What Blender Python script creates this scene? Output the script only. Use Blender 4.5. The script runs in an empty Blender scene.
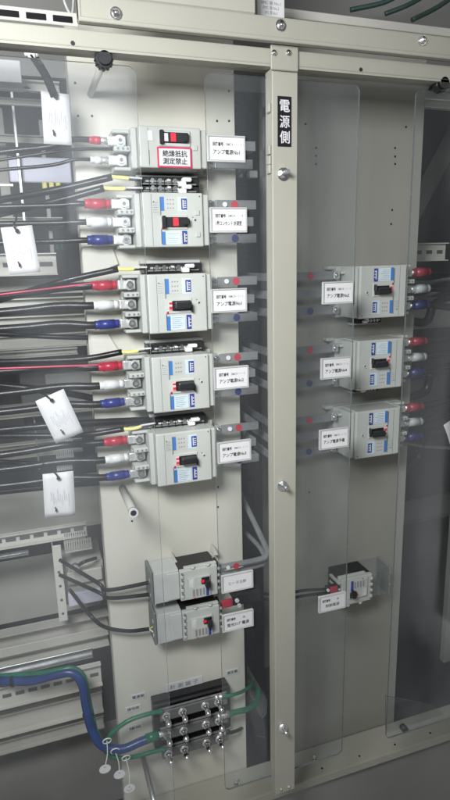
import bpy, bmesh, math, random
from mathutils import Vector, Matrix, Quaternion
random.seed(7)
sc = bpy.context.scene
COL = sc.collection

# ------------------------------------------------------------------ camera geometry (450x800 picture)
F = 580.0
def _n(v): return Vector(v).normalized()
XH = _n((1775, -180, F)); ZH = -_n((60, 2470, F))
ZH = (ZH - XH * XH.dot(ZH)).normalized(); YH = ZH.cross(XH)
CAM = Vector((0, 0, 1.3))
def P(px, py, y):
    """world point on the vertical plane Y=y seen at that spot of the photograph"""
    d = Vector((px - 225, py - 400, F)); w = Vector((d.dot(XH), d.dot(YH), d.dot(ZH)))
    return CAM + w * (y / w.y)

# ------------------------------------------------------------------ materials
MATS = {}
def nt(name):
    m = bpy.data.materials.new(name); m.use_nodes = True
    t = m.node_tree; t.nodes.clear()
    return m, t, t.nodes, t.links
def mat(name, col, rough=.5, metal=0., var=.06, scale=8., bump=0., bscale=600., coat=0., spec=.5, rv=.12, stretch=None):
    m, t, N, L = nt(name)
    o = N.new('ShaderNodeOutputMaterial'); b = N.new('ShaderNodeBsdfPrincipled')
    L.new(b.outputs[0], o.inputs[0])
    b.inputs['Metallic'].default_value = metal; b.inputs['Coat Weight'].default_value = coat
    b.inputs['Specular IOR Level'].default_value = spec
    tc = N.new('ShaderNodeTexCoord'); mp = N.new('ShaderNodeMapping')
    L.new(tc.outputs['Object'], mp.inputs[0])
    if stretch: mp.inputs['Scale'].default_value = stretch
    n = N.new('ShaderNodeTexNoise'); n.inputs['Scale'].default_value = scale; n.inputs['Detail'].default_value = 6
    L.new(mp.outputs[0], n.inputs['Vector'])
    cr = N.new('ShaderNodeMapRange'); cr.inputs[1].default_value = .3; cr.inputs[2].default_value = .7
    cr.inputs[3].default_value = 1 - var; cr.inputs[4].default_value = 1 + var
    L.new(n.outputs['Fac'], cr.inputs[0])
    mx = N.new('ShaderNodeVectorMath'); mx.operation = 'SCALE'; mx.inputs[0].default_value = col[:3]
    oi = N.new('ShaderNodeObjectInfo'); rr = N.new('ShaderNodeMapRange'); rr.inputs[3].default_value = .955; rr.inputs[4].default_value = 1.045
    L.new(oi.outputs['Random'], rr.inputs[0]); mm = N.new('ShaderNodeMath'); mm.operation = 'MULTIPLY'
    L.new(cr.outputs[0], mm.inputs[0]); L.new(rr.outputs[0], mm.inputs[1])
    L.new(mm.outputs[0], mx.inputs['Scale']); L.new(mx.outputs[0], b.inputs['Base Color'])
    n2 = N.new('ShaderNodeTexNoise'); n2.inputs['Scale'].default_value = scale * 3.3; n2.inputs['Detail'].default_value = 4
    L.new(mp.outputs[0], n2.inputs['Vector'])
    r = N.new('ShaderNodeMapRange'); r.inputs[3].default_value = max(.03, rough - rv); r.inputs[4].default_value = min(1, rough + rv)
    L.new(n2.outputs['Fac'], r.inputs[0]); L.new(r.outputs[0], b.inputs['Roughness'])
    if bump:
        n3 = N.new('ShaderNodeTexNoise'); n3.inputs['Scale'].default_value = bscale; n3.inputs['Detail'].default_value = 2
        L.new(tc.outputs['Object'], n3.inputs['Vector'])
        bp = N.new('ShaderNodeBump'); bp.inputs['Strength'].default_value = bump; bp.inputs['Distance'].default_value = .0006
        L.new(n3.outputs['Fac'], bp.inputs['Height']); L.new(bp.outputs[0], b.inputs['Normal'])
    MATS[name] = m
    return m

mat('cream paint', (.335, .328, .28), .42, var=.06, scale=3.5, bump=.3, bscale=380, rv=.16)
mat('lit cream panel', (.555, .545, .475), .48, var=.07, scale=3.2, bump=.3, bscale=380, stretch=(2.2, 1, .7), rv=.16)  # left plate: cream lightened, brighter lighting put into the paint
mat('shaded olive panel', (.29, .285, .25), .5, var=.08, scale=2.6, bump=.3, bscale=380, stretch=(2.2, 1, .7), rv=.16)  # right plate: olive darkened further, weaker lighting put into the paint
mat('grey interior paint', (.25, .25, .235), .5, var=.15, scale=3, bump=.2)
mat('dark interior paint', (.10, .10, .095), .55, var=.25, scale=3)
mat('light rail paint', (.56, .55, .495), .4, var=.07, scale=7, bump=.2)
mat('galvanised steel', (.52, .53, .53), .38, metal=.85, var=.18, scale=22)
mat('breaker grey', (.445, .46, .43), .42, var=.03, scale=20, bump=.15)
mat('breaker recess', (.16, .17, .165), .6)
mat('smoked clear plastic', (.47, .485, .47), .22, var=.1, scale=18, spec=.6)
mat('black plastic', (.016, .016, .018), .38, var=.2, scale=30)
mat('black rubber', (.008, .008, .009), .33, var=.3, scale=14, bump=.35, bscale=160, spec=.35)
mat('white plastic', (.75, .75, .74), .38, var=.04)
mat('white card', (.57, .57, .57), .55, var=.03, scale=30)
mat('nameplate frame', (.50, .51, .50), .35, metal=.3, var=.06)
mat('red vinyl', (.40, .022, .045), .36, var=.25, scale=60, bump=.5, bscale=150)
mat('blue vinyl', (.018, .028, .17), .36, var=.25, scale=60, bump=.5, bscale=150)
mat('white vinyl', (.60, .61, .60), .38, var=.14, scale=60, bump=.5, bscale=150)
mat('yellow vinyl', (.72, .66, .22), .4, var=.1, scale=30)
mat('pink wire', (.42, .03, .08), .35, var=.1)
mat('blue cable', (.014, .045, .17), .32, var=.3, scale=14)
mat('green cable', (.008, .14, .075), .34, var=.2, scale=20)
mat('red dot', (.50, .02, .045), .5)
mat('blue dot', (.015, .03, .16), .5)
mat('white dot', (.75, .75, .75), .5)
mat('busbar sleeve', (.19, .195, .20), .30, var=.12, scale=14, stretch=(1, 4, 4))
mat('bright steel', (.78, .78, .77), .22, metal=1., var=.12, scale=60)
mat('tin plate', (.80, .80, .78), .34, metal=.8, var=.2, scale=80)
mat('grey strip', (.13, .13, .128), .45, var=.15)
mat('ink', (.01, .01, .012), .8, spec=.2)
mat('pale ink', (.22, .23, .25), .6)
mat('sticker blue', (.05, .17, .45), .4)
mat('sticker navy', (.03, .05, .24), .4)
mat('sticker pale', (.50, .60, .64), .4, var=.05, scale=60)
mat('label red', (.62, .015, .08), .45)
mat('toggle red', (.75, .03, .05), .4)
mat('duct grey', (.45, .44, .395), .5, var=.08)
mat('lilac card', (.52, .53, .62), .45)
mat('floor vinyl', (.09, .095, .10), .5, var=.25, scale=5)
mat('lower panel paint', (.33, .325, .295), .5, var=.12, scale=5)
mat('dark green cable', (.03, .06, .05), .4, var=.2)
mat('shaded red sleeve', (.22, .018, .03), .4, var=.25, scale=60, bump=.5, bscale=150)  # red, white and blue sleeve colours darkened to stand for right bay shade
mat('shaded white sleeve', (.36, .37, .37), .42, var=.2, scale=60, bump=.5, bscale=150)
mat('shaded blue sleeve', (.012, .018, .09), .4, var=.25, scale=60, bump=.5, bscale=150)
mat('rust pale', (.30, .26, .12), .5)

def acrylic(name, tint, dust_haze_lo, dust_haze_hi, nscale, stretch):
    m, t, N, L = nt(name)
    o = N.new('ShaderNodeOutputMaterial')
    tr = N.new('ShaderNodeBsdfTransparent'); tr.inputs[0].default_value = (*tint, 1)
    gl = N.new('ShaderNodeBsdfGlossy'); gl.inputs['Roughness'].default_value = .07
    fr = N.new('ShaderNodeFresnel'); ge = N.new('ShaderNodeNewGeometry')
    mr = N.new('ShaderNodeMapRange'); mr.inputs[3].default_value = 1.42; mr.inputs[4].default_value = 1 / 1.42
    L.new(ge.outputs['Backfacing'], mr.inputs[0]); L.new(mr.outputs[0], fr.inputs[0])
    mx = N.new('ShaderNodeMixShader'); L.new(fr.outputs[0], mx.inputs[0]); L.new(tr.outputs[0], mx.inputs[1]); L.new(gl.outputs[0], mx.inputs[2])
    tc = N.new('ShaderNodeTexCoord'); mp = N.new('ShaderNodeMapping'); mp.inputs['Scale'].default_value = stretch
    L.new(tc.outputs['Object'], mp.inputs[0])
    n = N.new('ShaderNodeTexNoise'); n.inputs['Scale'].default_value = nscale; n.inputs['Detail'].default_value = 4
    L.new(mp.outputs[0], n.inputs['Vector'])
    r = N.new('ShaderNodeMapRange'); r.inputs[1].default_value = .38; r.inputs[2].default_value = .68
    r.inputs[3].default_value = dust_haze_lo; r.inputs[4].default_value = dust_haze_hi
    L.new(n.outputs['Fac'], r.inputs[0])
    n4 = N.new('ShaderNodeTexNoise'); n4.inputs['Scale'].default_value = 9; n4.inputs['Detail'].default_value = 5
    L.new(mp.outputs[0], n4.inputs['Vector']); r4 = N.new('ShaderNodeMapRange'); r4.inputs[1].default_value = .35; r4.inputs[2].default_value = .7
    r4.inputs[3].default_value = .02; r4.inputs[4].default_value = .16; L.new(n4.outputs['Fac'], r4.inputs[0]); L.new(r4.outputs[0], gl.inputs['Roughness'])
    df = N.new('ShaderNodeBsdfDiffuse'); df.inputs[0].default_value = (.66, .70, .74, 1)  # diffuse veil: dust film plus milky reflection haze put into the colour
    m2 = N.new('ShaderNodeMixShader'); L.new(r.outputs[0], m2.inputs[0]); L.new(mx.outputs[0], m2.inputs[1]); L.new(df.outputs[0], m2.inputs[2])
    L.new(m2.outputs[0], o.inputs[0])
    MATS[name] = m
acrylic('dusty hazed acrylic', (.985, .99, .992), .0, .05, 3.0, (1, 1, .55))
acrylic('clear acrylic', (.965, .975, .975), .008, .045, 2.2, (1.6, 1, .35))
mat('acrylic edge', (.13, .15, .15), .25)

# ------------------------------------------------------------------ mesh builder
class MB:
    def __init__(s): s.bm = bmesh.new(); s.m = []
    def mi(s, n):
        if n not in s.m: s.m.append(n)
        return s.m.index(n)
    def box(s, x0, x1, y0, y1, z0, z1, m, bev=0., seg=1):
        x0, x1 = sorted((x0, x1)); y0, y1 = sorted((y0, y1)); z0, z1 = sorted((z0, z1))
        r = bmesh.ops.create_cube(s.bm, size=1.)
        vs = r['verts']
        for v in vs:
            v.co = Vector(((x0 + x1) / 2 + v.co.x * (x1 - x0), (y0 + y1) / 2 + v.co.y * (y1 - y0), (z0 + z1) / 2 + v.co.z * (z1 - z0)))
        fs = {f for v in vs for f in v.link_faces}
        i = s.mi(m)
        for f in fs: f.material_index = i
        if bev:
            bev = min(bev, .45 * min(x1 - x0, y1 - y0, z1 - z0))
            es = list({e for v in vs for e in v.link_edges})
            rr = bmesh.ops.bevel(s.bm, geom=es, offset=bev, segments=seg, affect='EDGES', profile=.5, clamp_overlap=True)
            for f in rr['faces']: f.material_index = i
        return s
    def obox(s, c, ax, ay, az, hx, hy, hz, m):
        """oriented box"""
        vs = []
        for i in (-1, 1):
            for j in (-1, 1):
                for k in (-1, 1):
                    vs.append(s.bm.verts.new(c + ax * hx * i + ay * hy * j + az * hz * k))
        i = s.mi(m)
        for q in ((0, 1, 3, 2), (4, 6, 7, 5), (0, 4, 5, 1), (2, 3, 7, 6), (0, 2, 6, 4), (1, 5, 7, 3)):
            f = s.bm.faces.new([vs[a] for a in q]); f.material_index = i
        return s
    def prism(s, poly, y0, y1, m, edge=None):
        """poly: list of (x, z); extruded along Y"""
        a = [s.bm.verts.new((x, y0, z)) for x, z in poly]; b = [s.bm.verts.new((x, y1, z)) for x, z in poly]
        i = s.mi(m); e = s.mi(edge or m)
        f = s.bm.faces.new(a); f.material_index = i
        f = s.bm.faces.new(b[::-1]); f.material_index = i
        n = len(poly)
        for k in range(n):
            f = s.bm.faces.new((a[k], b[k], b[(k + 1) % n], a[(k + 1) % n])); f.material_index = e
        return s
    def tube(s, pts, r, m, seg=10, caps=True, r2=None):
        pts = [Vector(p) for p in pts]; n = len(pts); i = s.mi(m)
        rs = [r if r2 is None else r + (r2 - r) * k / (n - 1) for k in range(n)]
        rings = []; up = None
        for k, p in enumerate(pts):
            t = (pts[min(k + 1, n - 1)] - pts[max(k - 1, 0)]).normalized()
            if up is None:
                up = Vector((0, 0, 1)) if abs(t.z) < .9 else Vector((1, 0, 0))
            up = (up - t * up.dot(t)).normalized(); sd = t.cross(up)
            rings.append([s.bm.verts.new(p + (up * math.cos(a) + sd * math.sin(a)) * rs[k]) for a in [2 * math.pi * j / seg for j in range(seg)]])
        for k in range(n - 1):
            for j in range(seg):
                f = s.bm.faces.new((rings[k][j], rings[k][(j + 1) % seg], rings[k + 1][(j + 1) % seg], rings[k + 1][j]))
                f.material_index = i; f.smooth = seg > 8
        if caps:
            f = s.bm.faces.new(rings[0][::-1]); f.material_index = i
            f = s.bm.faces.new(rings[-1]); f.material_index = i
        return s
    def cyl(s, a, b, r, m, seg=16, r2=None):
        return s.tube([a, b], r, m, seg, r2=r2)
    def dome(s, c, d, r, h, m, seg=12):
        """low dome (screw head) of radius r, height h along unit direction d"""
        c = Vector(c); d = Vector(d).normalized(); pts = [c, c + d * h * .45, c + d * h * .85, c + d * h]; rr = [r, r * .93, r * .62, r * .2]
        for k in range(3):
            s.tube([pts[k], pts[k + 1]], rr[k], m, seg, caps=(k == 2), r2=rr[k + 1])
        return s
    def build(s, name, parent=None, loc=None):
        bmesh.ops.recalc_face_normals(s.bm, faces=s.bm.faces)
        me = bpy.data.meshes.new(name); s.bm.to_mesh(me); s.bm.free()
        for n in s.m: me.materials.append(MATS[n])
        o = bpy.data.objects.new(name, me); COL.objects.link(o)
        if parent: o.parent = parent
        if loc is not None: o.location = loc
        return o

def tag(o, label=None, cat=None, group=None, kind=None):
    if label: o['label'] = label
    if cat: o['category'] = cat
    if group: o['group'] = group
    if kind: o['kind'] = kind
    return o
def empty(name, loc, label, cat, group=None):
    o = bpy.data.objects.new(name, None); COL.objects.link(o); o.location = loc; o.empty_display_size = .02
    return tag(o, label, cat, group)
def copy_tree(o, parent=None):
    c = o.copy(); COL.objects.link(c); c.parent = parent
    for ch in list(o.children): copy_tree(ch, c)
    return c

def spline(pts, n=10):
    pts = [Vector(p) for p in pts]; out = []
    q = [pts[0] * 2 - pts[1]] + pts + [pts[-1] * 2 - pts[-2]]
    for k in range(1, len(q) - 2):
        a, b, c, d = q[k - 1:k + 3]
        for j in range(n):
            t = j / n
            out.append(.5 * ((2 * b) + (c - a) * t + (2 * a - 5 * b + 4 * c - d) * t * t + (3 * b - a - 3 * c + d) * t ** 3))
    out.append(pts[-1]); return out

_tcache = {}
def text(body, x, y, z, h, m, parent=None, w=None, name='lettering', bold=0., rot=0.):
    """flat lettering facing -Y, centred on x, z; h = em size; w = squeeze to that width"""
    key = (body, bold)
    if key not in _tcache:
        cu = bpy.data.curves.new('lettering', 'FONT'); cu.body = body; cu.align_x = 'CENTER'; cu.align_y = 'CENTER'
        cu.size = 1; cu.offset = bold; cu.resolution_u = 2; cu.space_line = 1.05
        ob = bpy.data.objects.new('lettering', cu); COL.objects.link(ob)
        bpy.context.view_layer.update()
        dg = bpy.context.evaluated_depsgraph_get(); me = bpy.data.meshes.new_from_object(ob.evaluated_get(dg))
        bpy.data.objects.remove(ob); bpy.data.curves.remove(cu)
        vs = [v.co.copy() for v in me.vertices]; fs = [tuple(p.vertices) for p in me.polygons]
        bpy.data.meshes.remove(me); _tcache[key] = (vs, fs)
    vs, fs = _tcache[key]
    if not vs: return None
    x0 = min(v.x for v in vs); x1 = max(v.x for v in vs); z0 = min(v.y for v in vs); z1 = max(v.y for v in vs)
    sx = h if w is None else w / (x1 - x0)
    me = bpy.data.meshes.new(name)
    co = [((v.x - (x0 + x1) / 2) * sx, 0, (v.y - (z0 + z1) / 2) * h) for v in vs]
    me.from_pydata(co, [], fs); me.materials.append(MATS[m])
    o = bpy.data.objects.new(name, me); COL.objects.link(o); o.parent = parent; o.location = (x, y, z); o.rotation_euler = (0, rot, 0)
    return o

def rrect(x0, x1, z0, z1, r, n=6):
    out = []
    for cx, cz, a0 in ((x1 - r, z1 - r, 0), (x0 + r, z1 - r, 90), (x0 + r, z0 + r, 180), (x1 - r, z0 + r, 270)):
        for k in range(n + 1):
            a = math.radians(a0 + 90 * k / n); out.append((cx + r * math.cos(a), cz + r * math.sin(a)))
    return out

YF, YS, YP = .95, .972, 1.15      # front frame, acrylic, mounting plates
MY = Vector((0, -1, 0))

# ------------------------------------------------------------------ enclosure (the setting)
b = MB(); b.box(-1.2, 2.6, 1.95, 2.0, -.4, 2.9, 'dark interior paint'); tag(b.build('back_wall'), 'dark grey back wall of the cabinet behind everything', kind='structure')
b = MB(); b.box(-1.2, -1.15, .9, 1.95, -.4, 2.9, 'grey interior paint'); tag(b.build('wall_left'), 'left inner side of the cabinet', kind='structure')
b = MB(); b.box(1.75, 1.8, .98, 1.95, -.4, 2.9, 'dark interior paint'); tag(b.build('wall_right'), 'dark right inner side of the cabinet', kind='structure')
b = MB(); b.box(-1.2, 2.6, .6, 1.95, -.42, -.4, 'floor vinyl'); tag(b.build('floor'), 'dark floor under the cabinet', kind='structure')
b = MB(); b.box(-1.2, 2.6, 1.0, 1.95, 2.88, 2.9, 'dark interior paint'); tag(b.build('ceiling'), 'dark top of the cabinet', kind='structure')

# ------------------------------------------------------------------ front frame: head beam, cover strip, post, sill rail
zb0 = P(225, 60, YF).z; zb1 = P(225, 37, YF - .006).z
e = empty('head_beam', (0.4, YF, zb0), 'long cream steel beam across the top, directly above both mounting plates', 'beam')
b = MB()
print('BEAM', zb0, zb1, P(40, 25, YF).z, P(40,51,YF).z)
b.box(-1.1, 2.2, 0, .045, 0, min(zb1, P(40, 25, YF).z) - zb0, 'cream paint', .002, 2)
b.box(-1.1, 2.2, .0, .018, -.0035, .0, 'cream paint')
b.build('beam_face', e)
for dx in (-.30, .02, .175, .55):
    b = MB(); b.cyl((dx, .0, .004), (dx, -.0015, .004), .003, 'black plastic', 8); b.build('hole', e)
zc1 = P(225, 7, YF - .03).z
zc0 = zb1
xL = P(78, 10, YF - .02).x
e = empty('cover_strip', (xL, YF - .006, zc0), 'broad cream cover strip with round bolts, overlapping the head beam from above', 'panel')
b = MB()
b.box(0, 2.4, -.014, .012, .0, zc1 - zc0, 'cream paint', .003, 2)
b.box(0, 2.4, -.016, -.004, -.004, .002, 'cream paint', .001)
b.box(0, .003, -.0155, .0, .0, .12, 'cream paint')
b.build('strip_face', e)
b = MB(); b.box(0.003, P(252, 2, YF).x - xL, -.010, .004, zc1 - zc0 + .001, .26, 'cream paint', .002); b.build('upper_panel', e)
for px, py in ((116, 13), (281, 25), (423, 40)):
    p = P(px, py, YF - .022) - e.location
    b = MB(); b.cyl((p.x, -.014, p.z), (p.x, -.016, p.z), .0085, 'bright steel', 18); b.dome((p.x, -.016, p.z), MY, .006, .005, 'bright steel', 14)
    b.build('bolt', e)

# centre post
xp0, xp1 = .412, .458
zt = P(285, 69, YF).z; zbm = -.02
e = empty('centre_post', ((xp0 + xp1) / 2, YF, zbm), 'narrow cream upright post in the middle with a black lettered label near its top', 'post')
hw = (xp1 - xp0) / 2
zbot = .172 - zbm
b = MB()
b.box(-hw, hw, 0, .003, zbot, zt - zbm, 'cream paint', .0012)
b.box(-hw, -hw + .003, .0032, .028, zbot, zt - zbm, 'cream paint')
b.box(hw - .003, hw, .0032, .028, zbot, zt - zbm, 'cream paint')
b.build('post_face', e)
# top bracket
b = MB(); zk = P(285, 44, YF - .01).z - zbm
b.box(-hw - .006 + .002, hw - .002, -.006, -.001, zt - zbm - .004, zk, 'cream paint', .0012)
br = b.build('bracket', e)
for px in (274, 288.5):
    p = P(px, 53, YF - .006) - e.location
    b = MB(); b.dome((p.x, -.006, p.z), MY, .005, .004, 'bright steel', 14); b.build('bolt', br)
# bolts on the post
for k, (px, py) in enumerate(((286, 172), (285, 487), (285, 731))):
    p = P(px, py, YF - .012) - e.location
    b = MB(); b.cyl((p.x, .0, p.z - .002), (p.x, -.002, p.z - .002), .0105, 'bright steel', 24); b.cyl((p.x, -.002, p.z), (p.x, -.009, p.z), .0075, 'bright steel', 6)
    b.cyl((p.x, -.008, p.z), (p.x, -.022, p.z), .004, 'galvanised steel', 12, r2=.0036)
    b.build('bolt', e)
# label with lettering
p0 = P(277.5, 96, YF); p1 = P(291, 147, YF)
b = MB(); b.box(p0.x - e.location.x, p1.x - e.location.x, -.0012, 0, p0.z - zbm, p1.z - zbm, 'ink'); lb = b.build('label', e)
cx = (p0.x + p1.x) / 2 - e.location.x
for k, ch in enumerate('電源側'):
    text(ch, cx, -.0018, p0.z - zbm - (p0.z - p1.z) * (.19 + .31 * k), (p0.z - p1.z) * .27, 'white card', lb, w=(p1.x - p0.x) * .74, bold=.012)
# notches in the left flange of the post (light steel clips)
for py in (108, 150, 160, 169):
    p = P(269, py, YF + .012) - e.location
    b = MB(); b.box(-hw - .0045, -hw - .0003, .004, .016, p.z - .008, p.z + .006, 'cream paint', .001); b.build('clip', e)

# sill rail at the bottom
YR = 1.06; ZR = .030
b = MB(); b.cyl((.017, .012, .19 - zbm), (.075, YR - YF + .01, .052 - zbm), .006, 'galvanised steel', 12); b.build('foot', e)
b = MB()
for dx in (-.010, .008): b.dome((dx, 0, .182 - zbm), MY, .0035, .003, 'bright steel', 10)
b.build('foot_screws', e)
e = empty('sill_rail', (.4, YR, ZR), 'cream steel rail along the bottom with small screw holes, in front of the plates', 'rail')
b = MB()
b.box(-.9, 2.2, 0, .003, 0, .022, 'cream paint', .001)
b.box(-.9, 2.2, .0032, .088, .019, .022, 'cream paint', .001)
b.box(-.9, 2.2, .0032, .03, .0, .003, 'cream paint')
b.build('rail_face', e)
for px, py in ((320, 778), (357, 766), (392, 755), (427, 744)):
    p = P(px, py, YR + .03) - e.location
    b = MB(); b.cyl((p.x, .02, .0222), (p.x, .02, .0228), .0028, 'black plastic', 10); b.build('hole', e)
for px, py in ((237, 779), (315, 759)):
    p = P(px, py, YR + .045) - e.location
    b = MB(); b.cyl((p.x, .05, .022), (p.x, .05, .026), .009, 'bright steel', 6); b.cyl((p.x, .05, .026), (p.x, .05, .040), .0045, 'bright steel', 12); b.build('bolt', e)
# kick plate below, dark
b = MB(); b.box(-.8, 2.4, 1.075, 1.085, -.3, .034, 'grey interior paint', .002); b.box(-.8, 2.4, .9, 1.075, -.32, -.30, 'grey interior paint')
tag(b.build('kick_plate'), 'dark grey kick plate below the bottom rail', 'panel')

# ------------------------------------------------------------------ mounting plates
def plate(name, x0, x1, z0, z1, m, label, holes, crease=None):
    e = empty(name, ((x0 + x1) / 2, YP, z0), label, 'panel')
    cx = e.location.x; b = MB()
    b.box(x0 - cx, x1 - cx, 0, .003, 0, z1 - z0, m, .0012)
    b.box(x0 - cx, x0 - cx + .003, .0032, .045, 0, z1 - z0, m, .0008); b.box(x1 - cx - .003, x1 - cx, .0032, .045, 0, z1 - z0, m, .0008)
    b.build('plate_face', e)
    for px, py in holes:
        p = P(px, py, YP)
        b = MB(); b.cyl((p.x - cx, 0, p.z - z0), (p.x - cx, -.0007, p.z - z0), .0022, 'black plastic', 10); b.build('hole', e)
    return e
PL = plate('mounting_plate', .109, .4195, .02, 1.72, 'lit cream panel', 'tall cream mounting plate on the left, painted lighter as if lit, carrying seven breakers',
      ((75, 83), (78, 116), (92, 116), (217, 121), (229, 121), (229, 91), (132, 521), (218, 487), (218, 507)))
PR = plate('mounting_plate', .522, .857, .02, 1.72, 'shaded olive panel', 'tall wide olive mounting plate on the right, painted darker as shade, carrying four breakers',
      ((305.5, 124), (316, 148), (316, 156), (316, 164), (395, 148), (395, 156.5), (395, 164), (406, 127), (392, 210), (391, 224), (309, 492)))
# screw tabs sticking out of the left plate above the small breakers
for px, py in ((172, 562), (212, 553)):
    p = P(px, py, YP - .015)
    b = MB(); b.prism([(0, 0), (.012, -.002), (.003, .018)], -.012, .012, 'light rail paint'); tag(b.build('steel_tab', None, (p.x, YP - .014, p.z)), None, 'bracket')
tabs = [o for o in bpy.data.objects if o.name.startswith('steel_tab')]
tag(tabs[0], 'small pointed steel tab above the left end of the upper small breaker')
tag(tabs[1], 'small pointed steel tab above the right end of the upper small breaker')

# ------------------------------------------------------------------ acrylic covers with standoff knobs
ztop = 1.598; zlow = .2
def cover(x0, x1, m, label, knobs):
    e = empty('acrylic_cover', ((x0 + x1) / 2, YS, zlow), label, 'cover')
    cx = e.location.x
    b = MB(); b.prism(rrect(x0 - cx, x1 - cx, 0, ztop - zlow, .012), 0, .004, m, 'acrylic edge'); b.build('sheet', e)
    for px, py in knobs:
        p = P(px, py, YS); x = p.x - cx; z = p.z - zlow
        rl = YP - YS - .001 if x0 < 0 else .02
        b = MB()
        b.cyl((x, -.001, z), (x, -.016, z), .0125, 'black plastic', 24); b.cyl((x, -.016, z), (x, -.022, z), .0095, 'black plastic', 20)
        for k in range(12):
            a = k * math.pi / 6; b.cyl((x + .0125 * math.cos(a), -.002, z + .0125 * math.sin(a)), (x + .0125 * math.cos(a), -.015, z + .0125 * math.sin(a)), .0017, 'black plastic', 6)
        b.build('knob', e)
        b = MB(); b.cyl((x, .005, z), (x, rl, z), .0056 if x0 < 0 else .0035, 'duct grey' if x0 < 0 else 'black rubber', 14); b.build('standoff', e)
    return e
cover(-.55, .194, 'dusty hazed acrylic', 'hazy clear acrylic cover on the left over the cable ends, held by a black knob', ((103, 62),))
cover(.305, .588, 'clear acrylic', 'clear acrylic cover in the middle running behind the centre post', ())
cover(.705, 1.5, 'clear acrylic', 'clear acrylic cover on the right over dark cable ends, with a black knob', ((437, 86),))

# open tube standoff under the fifth breaker
p = P(133.5, 513, YS + .045)
b = MB(); b.cyl((p.x, YP - .001, p.z), (p.x, YS + .045, p.z), .0078, 'duct grey', 20); b.cyl((p.x, YS + .0448, p.z), (p.x, YS + .0442, p.z), .0058, 'ink', 16); b.cyl((p.x, YS + .052, p.z), (p.x, YS + .0445, p.z), .0092, 'white vinyl', 20)
tag(b.build('standoff_tube'), 'white tube standoff with dark open end below the fifth breaker', 'standoff')
# lower-left standoff rod
p0 = P(143, 757, YP); p1 = P(157, 797, YS + .02)
b = MB(); b.cyl((p0.x, YP - .001, p0.z), (p0.x, YS + .028, p0.z), .006, 'galvanised steel', 14); b.cyl((p0.x, YS + .028, p0.z), (p0.x, YS + .008, p0.z), .0085, 'black plastic', 18)
tag(b.build('standoff_rod'), 'thin steel standoff rod with black tip below the terminal block', 'rod')

# ------------------------------------------------------------------ breakers
def screw(b, x, y, z, r=.0055, m='bright steel'):
    b.cyl((x, y, z), (x, y - .0012, z), r * 1.45, m, 16)
    b.dome((x, y - .0012, z), MY, r, .0035, m, 12)
    b.box(x - r * .8, x + r * .8, y - .0052, y - .0044, z - .0006, z + .0006, 'breaker recess')

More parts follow.
